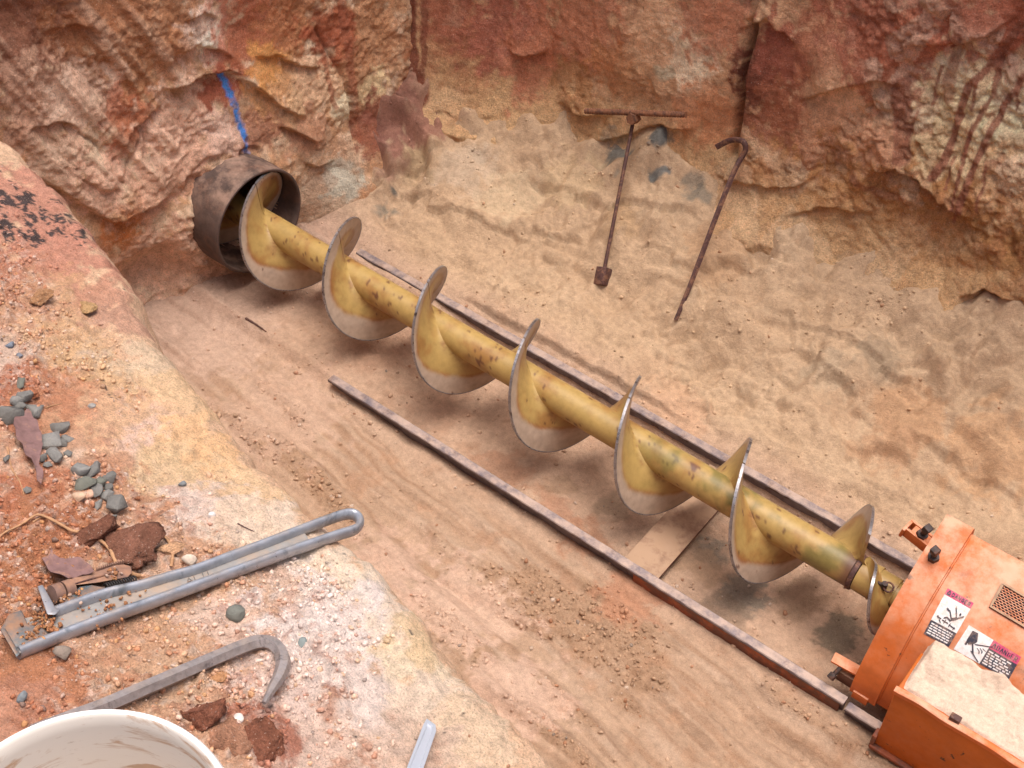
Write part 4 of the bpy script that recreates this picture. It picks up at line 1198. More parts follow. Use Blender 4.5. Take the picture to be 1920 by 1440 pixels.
def build_machine():
    t = thing('boring_machine', 'orange boring machine with arched housing and warning labels at the right edge', 'machine', (2.6, 0, .14))
    bm = bmesh.new()
    inner = scale_prof(PROF_O, .93); xa, xb = 1.94, 2.066
    a = [bm.verts.new((xa, y, z)) for y, z in PROF_O]; b = [bm.verts.new((xb, y, z)) for y, z in PROF_O]
    ai = [bm.verts.new((xa, y, z)) for y, z in inner]; bi = [bm.verts.new((xb, y, z)) for y, z in inner]
    n = len(PROF_O)
    for i in range(n - 1):
        bm.faces.new((a[i], a[i + 1], b[i + 1], b[i])); bm.faces.new((ai[i + 1], ai[i], bi[i], bi[i + 1]))
        bm.faces.new((a[i + 1], a[i], ai[i], ai[i + 1])); bm.faces.new((b[i], b[i + 1], bi[i + 1], bi[i]))
    for i in (0, n - 1): bm.faces.new((a[i], b[i], bi[i], ai[i]))
    es = [e for e in bm.edges if len(e.link_faces) == 2 and e.calc_face_angle(0) > .9]
    bmesh.ops.bevel(bm, geom=es, offset=.003, segments=2, affect='EDGES', profile=.5)
    fr = link('front_flange', bm_mesh('front_flange', bm, .5), M['orange'], t)
    bm = bmesh.new(); extrude_prof(bm, PROF_H, 1.985, 3.6)
    link('housing', bm_mesh('housing', bm, .5), M['orange'], t)
    # weld bead in the corner of flange and housing
    bm = bmesh.new()
    bm_sweep(bm, [(2.069, y * 1.004, .165 + (z - .165) * 1.004) for y, z in PROF_H[2:-4]], circle_sec(.006, 8), upv=(1, 0, 0))
    link('weld_bead', bm_mesh('weld_bead', bm, 1), M['orange'], t)
    # square-headed set screws
    def screw(base, up_, name='set_screw'):
        base = Vector(base); u = Vector(up_).normalized(); bm = bmesh.new()
        bm_cyl(bm, base - u * .005, base + u * .022, .026, .026, 6); bm_cyl(bm, base + u * .02, base + u * .055, .013, .013, 14)
        R = frame((0, 0, 0), u, (0.3, 1, 0)); q = base + u * .07
        bm_box(bm, q.x, q.y, q.z, .034, .034, .034, R.to_4x4().to_3x3(), .003)
        return bm
    b0 = on_plane((1750, 1046), (2.0, .1, .79), np.array([0, -.42, 1.0]) / np.hypot(1, .42))
    link('set_screw', bm_mesh('set_screw', screw(b0, (0, -.25, 1)), .6), M['iron'], t)
    # clamp bracket on the far side of the flange
    c = on_z((1722, 1005), .74)
    bm = bmesh.new(); R = frame((0, 0, 0), (1, -.12, -.12))
    for dy in (-.026, .030): bm_box(bm, c[0] + .035, c[1] + dy, c[2] - .012, .20, .012, .055, R, .003)
    bm_box(bm, c[0] - .062, c[1] + .0, c[2] + .0, .014, .068, .055, R, .003)
    bm_box(bm, c[0] + .015, c[1] + .0, c[2] + .008, .10, .05, .012, R, .002)
    br = link('clamp_bracket', bm_mesh('clamp_bracket', bm, .6), M['orange'], t)
    link('set_screw', bm_mesh('set_screw', screw((c[0] + .01, c[1], c[2] + .012), (.25, -.1, 1)), .6), M['iron'], br)
    # small tab and silver bolt by the near rail
    c = on_z((1582, 1243), .24); bm = bmesh.new(); bm_box(bm, c[0] + .01, c[1], c[2], .125, .055, .012, frame((0, 0, 0), (1, .12, -.1)), .002)
    tb = link('latch_tab', bm_mesh('latch_tab', bm, .6), M['orange'], t)
    a_ = on_z((1578, 1250), .235); b_ = on_z((1560, 1268), .20)
    bm = bmesh.new(); bm_cyl(bm, a_, b_, .011, .011, 12); R = frame(a_, b_); bm_box(bm, *b_, .03, .03, .03, R, .003)
    link('latch_bolt', bm_mesh('latch_bolt', bm, .6), M['iron'], tb)
    a_ = on_z((1570, 1236), .16); c = on_z((1592, 1262), .18)
    bm = bmesh.new(); bm_box(bm, c[0] + .04, c[1] - .01, .165, .16, .05, .07, None, .004); link('skid_block', bm_mesh('skid_block', bm, .6), M['tie'], t)
    c = on_z((1603, 1298), .17); bm = bmesh.new(); bm_box(bm, c[0] + .03, c[1], .168, .075, .03, .05, None, .003); link('rail_clip', bm_mesh('rail_clip', bm, .6), M['orange'], t)
    # side box with lip, filled over with sand
    xa, xb, y0, y1, z0, z1 = 2.145, 3.6, -.535, -.30, .135, .575
    bm = bmesh.new(); bm_box(bm, (xa + xb) / 2, (y0 + y1) / 2, (z0 + z1) / 2, xb - xa, y1 - y0, z1 - z0, None, .004)
    bx = link('side_box', bm_mesh('side_box', bm, .6), M['orange_shaded'], t)
    bm = bmesh.new(); bm_sweep(bm, [(x, y0 + .006 + .003 * math.sin(x * 23), z1 + .006 + .002 * math.sin(x * 37)) for x in np.arange(xa - .006, xb, .03)], [(-.016, -.012), (.014, -.012), (.014, .010), (.008, .014), (-.010, .014), (-.016, .010)])
    link('top_lip', bm_mesh('top_lip', bm, .7), M['orange'], bx)
    c = on_z((1797, 1338), .60); bm = bmesh.new(); bm_box(bm, c[0], y0 + .02, z1 + .02, .045, .03, .045, frame((0, 0, 0), (1, .05, -.05)), .004)
    link('lip_catch', bm_mesh('lip_catch', bm, .6), M['rusty'], bx)
    bm = bmesh.new(); bm_box(bm, xa - .006, y0 + .01, .135 + .02, .02, .05, .10, None, .003); bm_box(bm, (xa + xb) / 2, y0 - .008, z0 - .012, xb - xa + .02, .03, .022, None, .003)
    link('bottom_angle', bm_mesh('bottom_angle', bm, .6), M['rail_paint'], bx)
    # sand lying on the box
    xs = np.linspace(xa + .008, xb - .01, 300); ys = np.linspace(y0 + .026, y1 + .05, 60)
    X, Y = [q.ravel() for q in np.meshgrid(xs, ys, indexing='ij')]; P = np.stack([X, Y, 0 * X], 1)
    e = smooth(0, .02, X - xa - .008) * smooth(0, .018, Y - y0 - .026)
    Z = z1 - .004 + e * (.012 + .03 * smooth(y0 + .02, y1 - .05, Y) + .03 * smooth(y1 - .05, y1 + .05, Y + .05 * np.sin(X * 9) + .04 * np.sin(X * 23)) + .05 * smooth(y1 - .10, y1 + .02, Y) * fbm(P, 5, 3, .5, 699) + .012 * fbm(P, 9, 4, .55, 701) + .003 * fbm(P, 60, 3, .6, 705))
    col = lin(206, 184, 164)[None] * (1 + .12 * fbm(P, 14, 4, .6, 709))[:, None]
    so = link('sand_layer', np_mesh('sand_layer', np.stack([X, Y, Z], 1), grid_faces(300, 60), np.clip(col, .01, .9)), M['powder'], bx)
    tag(so, kind='stuff')
    # warning labels wrapped on the housing
    def label(c00, c10, c11, c01, shapes, nm, lab):
        c00, c10, c11, c01 = [np.array(c, float) for c in (c00, c10, c11, c01)]
        def at(u, v, lift):
            p = c00 * (1 - u) * (1 - v) + c10 * u * (1 - v) + c11 * u * v + c01 * (1 - u) * v
            return on_housing(p, lift)
        root = None
        for nmi, matn, quads, lift in shapes:
            Vs, Fs = [], []
            for q in quads:
                q = np.array(q, float); k = len(Vs); m = 5 if nmi == 'label_sheet' else 3
                if len(q) == 4:
                    for i in range(m):
                        for j in range(m):
                            u, v = i / (m - 1), j / (m - 1)
                            uv = q[0] * (1 - u) * (1 - v) + q[1] * u * (1 - v) + q[2] * u * v + q[3] * (1 - u) * v
                            Vs.append(at(uv[0], uv[1], lift))
                    Fs += [tuple(k + z for z in f) for f in grid_faces(m, m).tolist()]
            o = link(nmi, np_mesh(nmi, Vs, Fs), M[matn], t if root is None else root)
            if root is None: root = o; tag(o, lab)
    def seg(a, b, w):
        a, b = np.array(a, float), np.array(b, float); d = (b - a) / np.linalg.norm(b - a); n_ = np.array([-d[1], d[0]]) * w / 2
        return [a - n_, b - n_, b + n_, a + n_]
    def disc(c, r):
        c = np.array(c); q = lambda k: c + r * np.array([math.cos(k), math.sin(k)])
        return [[q(math.radians(a)) for a in (s, s + 45, s + 90, s + 135)] for s in (0, 180)] + [[q(math.radians(a)) for a in (135, 180, 315, 0)]]
    GL = {'D': [((0, 0), (0, 1)), ((0, 1), (.7, .85)), ((.7, .85), (.7, .15)), ((.7, .15), (0, 0))], 'A': [((0, 1), (.4, 0)), ((.4, 0), (.8, 1)), ((.2, .6), (.6, .6))],
          'N': [((0, 1), (0, 0)), ((0, 0), (.7, 1)), ((.7, 1), (.7, 0))], 'G': [((.75, .1), (.1, .1)), ((.1, .1), (.1, .9)), ((.1, .9), (.75, .9)), ((.75, .9), (.75, .5)), ((.75, .5), (.45, .5))],
          'E': [((.7, 0), (0, 0)), ((0, 0), (0, 1)), ((0, 1), (.7, 1)), ((0, .5), (.55, .5))], 'R': [((0, 1), (0, 0)), ((0, 0), (.7, .1)), ((.7, .1), (.65, .5)), ((.65, .5), (0, .5)), ((.25, .5), (.75, 1))]}
    def word(s, x, y, w, h, th):
        out = []; cw = w / len(s)
        for i, ch in enumerate(s):
            for a, b in GL[ch]:
                out.append(seg((x + (i + a[0] * .85) * cw, y + a[1] * h), (x + (i + b[0] * .85) * cw, y + b[1] * h), th))
        return out
    def lines(x0, x1, y0, y1, n, seed):
        rg = random.Random(seed); out = []; h = (y1 - y0) / n
        for i in range(n):
            x = x0
            end = x1 - rg.uniform(0, .22) * (x1 - x0)
            while x < end:
                w = rg.uniform(.06, .16) * (x1 - x0) * 1.3; e = min(x + w, x1); yy = y0 + (i + .5) * h
                out.append(seg((x, yy), (e, yy), h * .55)); x = e + .025
        return out
    fig = [seg(a, b, .035) for a, b in [((.30, .34), (.36, .36)), ((.32, .36), (.44, .37)), ((.44, .37), (.60, .49)), ((.60, .49), (.68, .50)), ((.36, .54), (.46, .50)), ((.46, .50), (.62, .54)), ((.56, .25), (.72, .40)), ((.72, .40), (.70, .50)), ((.60, .53), (.94, .33))]]
    fig += [seg((.60, .50), (.76, .43), .06)] + disc((.80, .33), .035)
    fig += [seg(a, b, .025) for a, b in [((.12, .57), (.30, .585)), ((.34, .59), (.58, .60)), ((.62, .61), (.88, .63)), ((.24, .61), (.34, .66)), ((.46, .55), (.44, .64)), ((.66, .57), (.64, .66)), ((.84, .60), (.82, .67)), ((.14, .55), (.20, .60))]]
    label((1777, 1103), (1826, 1131), (1779, 1213), (1732, 1188), [
        ('label_sheet', 'white_p', [[(0, 0), (1, 0), (1, 1), (0, 1)]], .002),
        ('header_band', 'magenta_p', [[(0, 0), (1, 0), (1, .13), (0, .13)]], .003),
        ('text_block', 'black_p', [[(0, .69), (1, .69), (1, 1), (0, 1)]], .003),
        ('header_text', 'black_p', word('DANGER', .24, .03, .72, .07, .022) + [seg((.06, .10), (.12, .02), .03), seg((.12, .02), (.18, .10), .03), seg((.06, .10), (.18, .10), .03)], .004),
        ('pictogram', 'black_p', fig, .004),
        ('text_lines', 'white_p', lines(.07, .90, .72, .97, 5, 3), .004)], 'label', 'warning label with a falling figure pictogram')
    hand = [[(.10, .10), (.20, .08), (.26, .36), (.10, .50)], [(.10, .50), (.26, .36), (.24, .46), (.16, .60)], seg((.12, .52), (.12, .66), .035), seg((.20, .46), (.30, .80), .03), seg((.30, .80), (.33, .84), .03),
            seg((.25, .48), (.36, .38), .03), seg((.36, .38), (.50, .26), .03), seg((.31, .55), (.37, .62), .02), seg((.37, .62), (.38, .70), .02), seg((.35, .50), (.41, .57), .02), seg((.41, .57), (.415, .64), .02),
            seg((.39, .46), (.46, .51), .02), seg((.25, .75), (.44, .97), .028)]
    label((1817, 1172), (1915, 1232), (1891, 1275), (1788, 1217), [
        ('label_sheet', 'white_p', [[(0, 0), (1, 0), (1, 1), (0, 1)]], .002),
        ('header_band', 'magenta_p', [[(.47, 0), (1, 0), (1, .33), (.47, .33)]], .003),
        ('text_block', 'black_p', [[(.47, .33), (1, .33), (1, 1), (.47, 1)]], .003),
        ('header_text', 'black_p', word('DANGER', .585, .08, .40, .18, .016) + [seg((.50, .26), (.53, .07), .018), seg((.53, .07), (.56, .26), .018), seg((.50, .26), (.56, .26), .02)], .004),
        ('pictogram', 'black_p', hand, .004),
        ('text_lines', 'white_p', lines(.50, .96, .38, .95, 6, 5), .004)], 'label', 'warning label with a hand pictogram')
    # expanded-metal vent
    g00, g10, g11, g01 = [np.array(c, float) for c in ((1880, 1095), (1985, 1158), (1962, 1200), (1857, 1138))]
    def gp(u, v, l): return on_housing(g00 * (1 - u) * (1 - v) + g10 * u * (1 - v) + g11 * u * v + g01 * (1 - u) * v, l)
    Vs = [gp(i / 8, j / 4, .0015) for i in range(9) for j in range(5)]
    gv = link('vent', np_mesh('vent', Vs, grid_faces(9, 5)), M['black'], t)
    bm = bmesh.new()
    for j in range(12):
        for k in range(14):
            u0 = (k + .5 * (j % 2)) / 14.5; u1 = u0 + .5 / 14.5; u2 = u0 + 1 / 14.5; v0 = j / 12; v1 = (j + .5) / 12
            if u2 > 1.0: continue
            for a_, b_ in (((u0, v0), (u1, v1)), ((u1, v1), (u2, v0))):
                bm_cyl(bm, gp(*a_, .004), gp(*b_, .006), .0026, .0026, 5)
            if k: pass
    link('mesh_strand', bm_mesh('mesh_strand', bm, 1), M['orange'], gv)
    bm = bmesh.new()
    rim_ = [gp(u, v, .005) for u, v in [(0, 0), (.25, 0), (.5, 0), (.75, 0), (1, 0), (1, .33), (1, .66), (1, 1), (.75, 1), (.5, 1), (.25, 1), (0, 1), (0, .66), (0, .33), (0, 0)]]
    bm_sweep(bm, rim_, [(-.006, -.004), (.006, -.004), (.006, .004), (-.006, .004)])
    link('vent_frame', bm_mesh('vent_frame', bm, .6), M['tie'], gv)
build_machine()

# ---------------- things leaning on the far talus
bpy.context.view_layer.update()
OB = {n: bpy.data.objects[n] for n in ('pit_floor', 'pit_wall_far', 'pit_bank')}
def cast(px, py, name):
    d = ray(px, py); ok, loc, nor, _ = OB[name].ray_cast(Vector(CAM), Vector(d))
    return (np.array(loc), np.array(nor)) if ok else (hit(px, py), np.array([0, 0, 1.0]))

def build_tee():
    b0, _ = cast(1127, 536, 'pit_floor')
    wall, _ = cast(1188, 222, 'pit_wall_far')
    yt = min(cast(px, py, 'pit_wall_far')[0][1] for px, py in ((1100, 207), (1140, 210), (1188, 216), (1240, 213), (1284, 215))) - .02
    top = on_y((1188, 224), yt)
    t = thing('tee_handle_tool', 'rusty steel rod with a reinforcing-bar cross handle and square socket, leaning on the far wall', 'tool', b0)
    up_ = Vector(top - b0).normalized()
    foot = Vector(b0) + up_ * .03
    bm = bmesh.new(); bm_cyl(bm, foot, Vector(top), .011, .011, 12)
    link('rod', bm_mesh('rod', bm, 1), M['rusty'], t)
    R = frame((0, 0, 0), up_, (0, -1, .3)); bm = bmesh.new(); c = Vector(b0) + up_ * .055
    bm_box(bm, *c, .105, .07, .07, R, .005)
    link('socket', bm_mesh('socket', bm, .6), M['rusty'], t)
    a = on_y((1098, 208), yt - .085); b = on_y((1286, 215), yt - .0)
    # keep the bar's middle on the rod
    mid = (a + b) / 2
    bm = bmesh.new(); n = 120; pts = [a + (b - a) * i / n for i in range(n + 1)]
    bm_sweep(bm, pts, circle_sec(.0165, 10), scales=[1.0 + (.16 if i % 3 == 0 else -.02) for i in range(n + 1)])
    link('cross_handle', bm_mesh('cross_handle', bm, .9), M['rebar'], t)
    c = Vector(on_plane((1188, 222), mid + np.array([0, -.01, -.012]), np.array([0, -1.0, 0]))); bm = bmesh.new(); d = Vector(ray(1188, 221))
    bm_cyl(bm, c - up_ * .0 + Vector((0, -.03, .01)), c + Vector((0, .03, -.01)), .033, .033, 6)
    link('hex_nut', bm_mesh('hex_nut', bm, .5), M['rebar'], t)
build_tee()

def hexsec(r): return circle_sec(r, 6)

def build_prybar():
    b0, _ = cast(1267, 602, 'pit_floor'); w0, _ = cast(1397, 285, 'pit_wall_far')
    yb = b0[1]; yt = min(1.76, w0[1] - .02)
    pix = [(1267, 600), (1290, 545), (1315, 480), (1345, 400), (1375, 325), (1390, 296), (1398, 281), (1396, 269), (1388, 263), (1376, 262), (1362, 266), (1343, 276)]
    f = [0, .17, .37, .62, .86, .95, .98, .99, 1, 1, .99, .97]
    pts = [on_y(p, yb + (yt - yb) * k) for p, k in zip(pix, f)]
    pts = spline(pts, 120)
    t = thing('pry_bar', 'long rusty pry bar with hooked end leaning on the far wall', 'pry bar', b0)
    n = len(pts); sc = [(1, 1)] * n
    sc = [(.8 + .2 * min(1, i / 20), .8 + .2 * min(1, i / 20)) if i < 86 else (1.0, max(.35, 1 - (i - 86) / 44)) for i in range(n)]
    bm = bmesh.new(); bm_sweep(bm, pts[:55], hexsec(.0165), upv=(0, -1, .2), scales=sc[:55]); link('bar', bm_mesh('bar', bm, .4), M['rusty'], t)
    bm = bmesh.new(); bm_sweep(bm, pts[54:], circle_sec(.0165, 8), upv=(0, -1, .2), scales=sc[54:]); link('hook', bm_mesh('hook', bm, .4), M['rusty'], t)
build_prybar()

# ---------------- tools on the near bank
def bank_plane(pixels, lift):
    H = np.array([cast(*p, 'pit_bank')[0] for p in pixels]); c = H.mean(0)
    n = np.linalg.svd(H - c)[2][2]; n = n if n[2] > 0 else -n
    over = max(0, ((H - c) @ n).max() * .9)
    return c + n * (lift + over), n

def build_wrench():
    o, n = bank_plane([(20, 1200), (120, 1180), (250, 1140), (400, 1090), (520, 1040), (600, 1010), (85, 1060), (200, 1075), (30, 1225)], .013)
    P = lambda x, y, h=0: on_plane((x, y), o + n * h, n)
    t = thing('pipe_wrench', 'big aluminium pipe wrench with grey handle lying on the near bank', 'pipe wrench', P(340, 1110))
    up = [(100, 1150), (150, 1131), (200, 1114), (260, 1100), (320, 1082), (367, 1069), (433, 1044), (500, 1019), (567, 993), (620, 973), (645, 965), (660, 964), (671, 970), (675, 981), (669, 991), (655, 997), (635, 1003), (585, 1020), (533, 1038), (433, 1075), (300, 1124), (207, 1157), (120, 1190), (60, 1214), (34, 1225)]
    w = spline([P(*p) for p in up], 120)
    hh = Vector(n)
    bm = bmesh.new()
    sec = [(.0078 * math.cos(a), .0125 * math.sin(a)) for a in np.linspace(0, 2 * math.pi, 14, endpoint=False)]
    bm_sweep(bm, w, sec, upv=hh); hd = link('handle', bm_mesh('handle', bm, .9), M['alu'], t)
    # recessed web between the two flanges
    k = len(up); A = [up[i] for i in range(0, 10)]; B = [(635, 1003), (585, 1020), (533, 1038), (470, 1061), (433, 1075), (366, 1100), (300, 1124), (253, 1141), (207, 1157), (60, 1214)][::-1]
    A = [(40, 1160)] + A[:1] + A[1:9] ; B = [(34, 1225), (120, 1190), (165, 1173), (207, 1157), (253, 1141), (300, 1124), (366, 1100), (433, 1075), (500, 1050), (585, 1020)]
    bm = bmesh.new(); va = [bm.verts.new(P(*p, -.003)) for p in A]; vb = [bm.verts.new(P(*p, -.003)) for p in B]
    va2 = [bm.verts.new(P(*p, -.009)) for p in A]; vb2 = [bm.verts.new(P(*p, -.009)) for p in B]
    for i in range(len(A) - 1):
        bm.faces.new((va[i], va[i + 1], vb[i + 1], vb[i])); bm.faces.new((va2[i], vb2[i], vb2[i + 1], va2[i + 1]))
    link('web', bm_mesh('web', bm, .6), M['alu_web'], hd)
    # faint raised lettering on the web
    GLY = {'A': [((0, 1), (.4, 0)), ((.4, 0), (.8, 1)), ((.2, .65), (.6, .65))], 'L': [((0, 0), (0, 1)), ((0, 1), (.6, 1))], 'U': [((0, 0), (0, 1)), ((0, 1), (.6, 1)), ((.6, 1), (.6, 0))]}
    bm = bmesh.new(); a0, a1 = np.array([347., 1086.]), np.array([395., 1068.]); dy = np.array([3.6, 9.5])
    for i, ch in enumerate('ALU'):
        for p, q in GLY[ch]:
            pp = a0 + (a1 - a0) * (i + p[0]) / 3.0 + dy * p[1]; qq = a0 + (a1 - a0) * (i + q[0]) / 3.0 + dy * q[1]
            bm_cyl(bm, P(*pp, -.002), P(*qq, -.002), .0007, .0007, 5)
    link('lettering', bm_mesh('lettering', bm, 1), M['jaw'], hd)
    def slab(name, poly, h0, h1, mat, parent=t, bev=.002):
        bm = bmesh.new(); a = [bm.verts.new(P(*p, h1)) for p in poly]; b = [bm.verts.new(P(*p, h0)) for p in poly]
        bm.faces.new(a); bm.faces.new(b[::-1])
        for i in range(len(poly)): j = (i + 1) % len(poly); bm.faces.new((a[i], b[i], b[j], a[j]))
        bmesh.ops.recalc_face_normals(bm, faces=bm.faces[:])
        if bev: bmesh.ops.bevel(bm, geom=[e for e in bm.edges if e.calc_face_angle(0) > .5], offset=bev, segments=2, affect='EDGES', profile=.5)
        return link(name, bm_mesh(name, bm, .7), M[mat], parent)
    slab('heel_jaw', [(1, 1180), (16, 1152), (40, 1144), (52, 1170), (80, 1178), (100, 1196), (62, 1210), (32, 1229)], -.012, .007, 'jaw')
    slab('jaw_face', [(0, 1180), (9, 1177), (38, 1226), (31, 1233)], -.016, .011, 'jaw')
    slab('housing_corner', [(70, 1099), (80, 1096), (103, 1138), (112, 1144), (104, 1153), (88, 1152)], -.012, .014, 'alu')
    slab('bracket', [(108, 1140), (128, 1118), (150, 1100), (172, 1097), (204, 1103), (258, 1098), (200, 1114), (150, 1129)], -.012, .004, 'jaw')
    # hook jaw shank with its teeth, knurled nut, spring
    hk = slab('hook_jaw', [(78, 1047), (96, 1038), (98, 1046), (150, 1052), (172, 1064), (180, 1072), (215, 1060), (232, 1058), (246, 1062), (248, 1074), (240, 1082), (186, 1092), (136, 1098), (124, 1082), (90, 1068)], -.012, .006, 'jaw_rust')
    bm = bmesh.new()
    for i in range(13):
        c = np.array([182., 1071.]) * (1 - i / 12) + np.array([230., 1056.]) * (i / 12); q = P(*c, .001)
        bm_box(bm, *q, .0022, .0045, .014, frame(P(182, 1071), P(230, 1056), hh), .0004)
    link('tooth_row', bm_mesh('tooth_row', bm, .6), M['jaw_rust'], hk)
    bm = bmesh.new(); bm_sweep(bm, [P(136, 1096, .007), P(222, 1071, .007)], [(-.0012, -.001), (.0012, -.001), (.0012, .001), (-.0012, .001)], upv=hh); link('groove_line', bm_mesh('groove_line', bm, 1), M['rusty'], hk)
    bm = bmesh.new()
    for c in ((107, 1112), (127, 1105)):
        a = np.array(c) + np.array([-9, 3.0]); b = np.array(c) + np.array([8, -2.6]); bm_cyl(bm, P(*a, .004), P(*b, .004), .0155, .0155, 22)
    link('adjusting_nut', bm_mesh('adjusting_nut', bm, .5), M['jaw_rust'], t)
    bm = bmesh.new(); a, b = Vector(P(198, 1101, .002)), Vector(P(254, 1086, .002)); R = frame(a, b, hh)
    coil = [a + (b - a) * (i / 130) + R @ Vector((0, .0062 * math.cos(i * .62), .0062 * math.sin(i * .62))) for i in range(131)]
    bm_sweep(bm, coil, circle_sec(.0015, 5), upv=hh); link('spring', bm_mesh('spring', bm, 1), M['black'], t)
    return o, n
WR = build_wrench()
def spill():
    o, n = WR; rg = np.random.default_rng(5); P = []
    for cx, cy, r, k in ((85, 1165, 26, 130), (60, 1190, 18, 110), (95, 1178, 10, 60), (120, 1122, 12, 50), (150, 1115, 14, 30), (215, 1078, 16, 40), (135, 1058, 14, 40), (180, 1150, 30, 40), (240, 1125, 30, 25)):
        for _ in range(k): P.append(on_plane((cx + rg.normal() * r * .6, cy + rg.normal() * r * .5), o + n * rg.uniform(-.001, .010 if r < 27 else .002), n))
    P = np.array(P); c = np.repeat(lin(160, 112, 78)[None], len(P), 0)
    crumbs('spilled_soil', P, c, np.ones(len(P)), 900, .0010, .0042, 2.4, 'orange soil crumbs spilled over the head of the pipe wrench', 'crumb', 47, warm)
spill()

def build_crowbar():
    o, n = bank_plane([(230, 1290), (330, 1260), (420, 1225), (490, 1215), (510, 1260)], .012)
    P = lambda x, y, h=0: on_plane((x, y), o + n * h, n)
    pix = [(60, 1375), (120, 1352), (190, 1326), (260, 1296), (330, 1266), (400, 1236), (450, 1215), (482, 1205), (508, 1207), (525, 1222), (531, 1244), (524, 1268), (510, 1292), (495, 1318)]
    pts = spline([P(*p) for p in pix], 110)
    t = thing('crowbar', 'grey hexagonal crowbar with hooked claw lying between wrench and white bucket', 'crowbar', P(350, 1260))
    N_ = len(pts); cut = 62
    sc = []
    for i in range(N_):
        s = max(0, (i - 84) / (N_ - 1 - 84)); sc.append((1.0 + .12 * math.sin(s * 3.14) - .72 * s, 1 - .75 * s))
    bm = bmesh.new(); bm_sweep(bm, pts[:cut + 1], hexsec(.0125), upv=n, scales=sc[:cut + 1]); link('bar', bm_mesh('bar', bm, .4), M['crow'], t)
    bm = bmesh.new(); bm_sweep(bm, pts[cut:], hexsec(.0125), upv=n, scales=sc[cut:]); link('hook_claw', bm_mesh('hook_claw', bm, .4), M['crow'], t)
build_crowbar()

def build_handle():
    o, n = bank_plane([(790, 1380), (770, 1430), (800, 1360), (812, 1400), (775, 1390)], .016)
    P = lambda x, y, h=0: on_plane((x, y), o + n * h, n)
    # long axis continues below the frame
    tl, tr, bl, br = np.array([797., 1350.]), np.array([821., 1361.]), np.array([752., 1468.]), np.array([784., 1470.])
    t = thing('spanner_handle', 'shiny chrome tool handle with recessed panel at the bottom edge', 'spanner', P(790, 1400))
    bm = bmesh.new()
    poly = [bl, bl + (tl - bl) * .93, tl + (tr - tl) * .08 + (tl - bl) * .03, tr - (tr - tl) * .18 + (tl - bl) * .0, tr + (br - tr) * .09, br]
    a = [bm.verts.new(P(*p, .007)) for p in poly]; b = [bm.verts.new(P(*p, -.007)) for p in poly]
    bm.faces.new(a); bm.faces.new(b[::-1])
    for i in range(len(poly)): j = (i + 1) % len(poly); bm.faces.new((a[i], b[i], b[j], a[j]))
    bmesh.ops.recalc_face_normals(bm, faces=bm.faces[:])
    f = max(bm.faces, key=lambda f: f.calc_center_median().dot(Vector(n)))
    bmesh.ops.inset_region(bm, faces=[f], thickness=.0055, depth=0)
    r = bmesh.ops.inset_region(bm, faces=[f], thickness=.0015, depth=-.004)
    link('shank', bm_mesh('shank', bm, .4), M['chrome'], t)
build_handle()

def build_bucket():
    zr = 4.15; c = np.array([1.979, -3.542]); R = .1616; h = .37
    t = thing('bucket', 'white plastic bucket with mud-smeared inside at the bottom left corner', 'bucket', (c[0], c[1], zr - h))
    def lathe(prof, n=96):
        V = []; F = []
        for i in range(n):
            a = 2 * math.pi * i / n
            for r, z in prof: V.append((c[0] + r * math.cos(a), c[1] + r * math.sin(a), z))
        m = len(prof)
        for i in range(n):
            k = (i + 1) % n
            for j in range(m - 1): F.append((i * m + j, k * m + j, k * m + j + 1, i * m + j + 1))
        return np.array(V), F
    V, F = lathe([(.0005, zr - h), (.134, zr - h), (.138, zr - h + .006), (R - .014, zr - .09), (R - .004, zr - .088), (R - .004, zr - .08), (R - .012, zr - .078), (R - .010, zr - .03), (R - .002, zr - .028), (R, zr - .022), (R, zr - .004), (R - .002, zr), (R - .007, zr)])
    link('wall', np_mesh('wall', V, F), M['bucket'], t)
    mark_sharp(bpy.data.meshes['wall'], .6)
    V, F = lathe([(R - .007, zr), (R - .0095, zr - .002), (R - .012, zr - .02), (R - .016, zr - .09), (R - .0175, zr - .10), (.136, zr - h + .01), (.0005, zr - h + .008)])
    link('inner_wall', np_mesh('inner_wall', V, [f[::1] for f in F]), M['bucket_in'], t)
    return t
build_bucket()

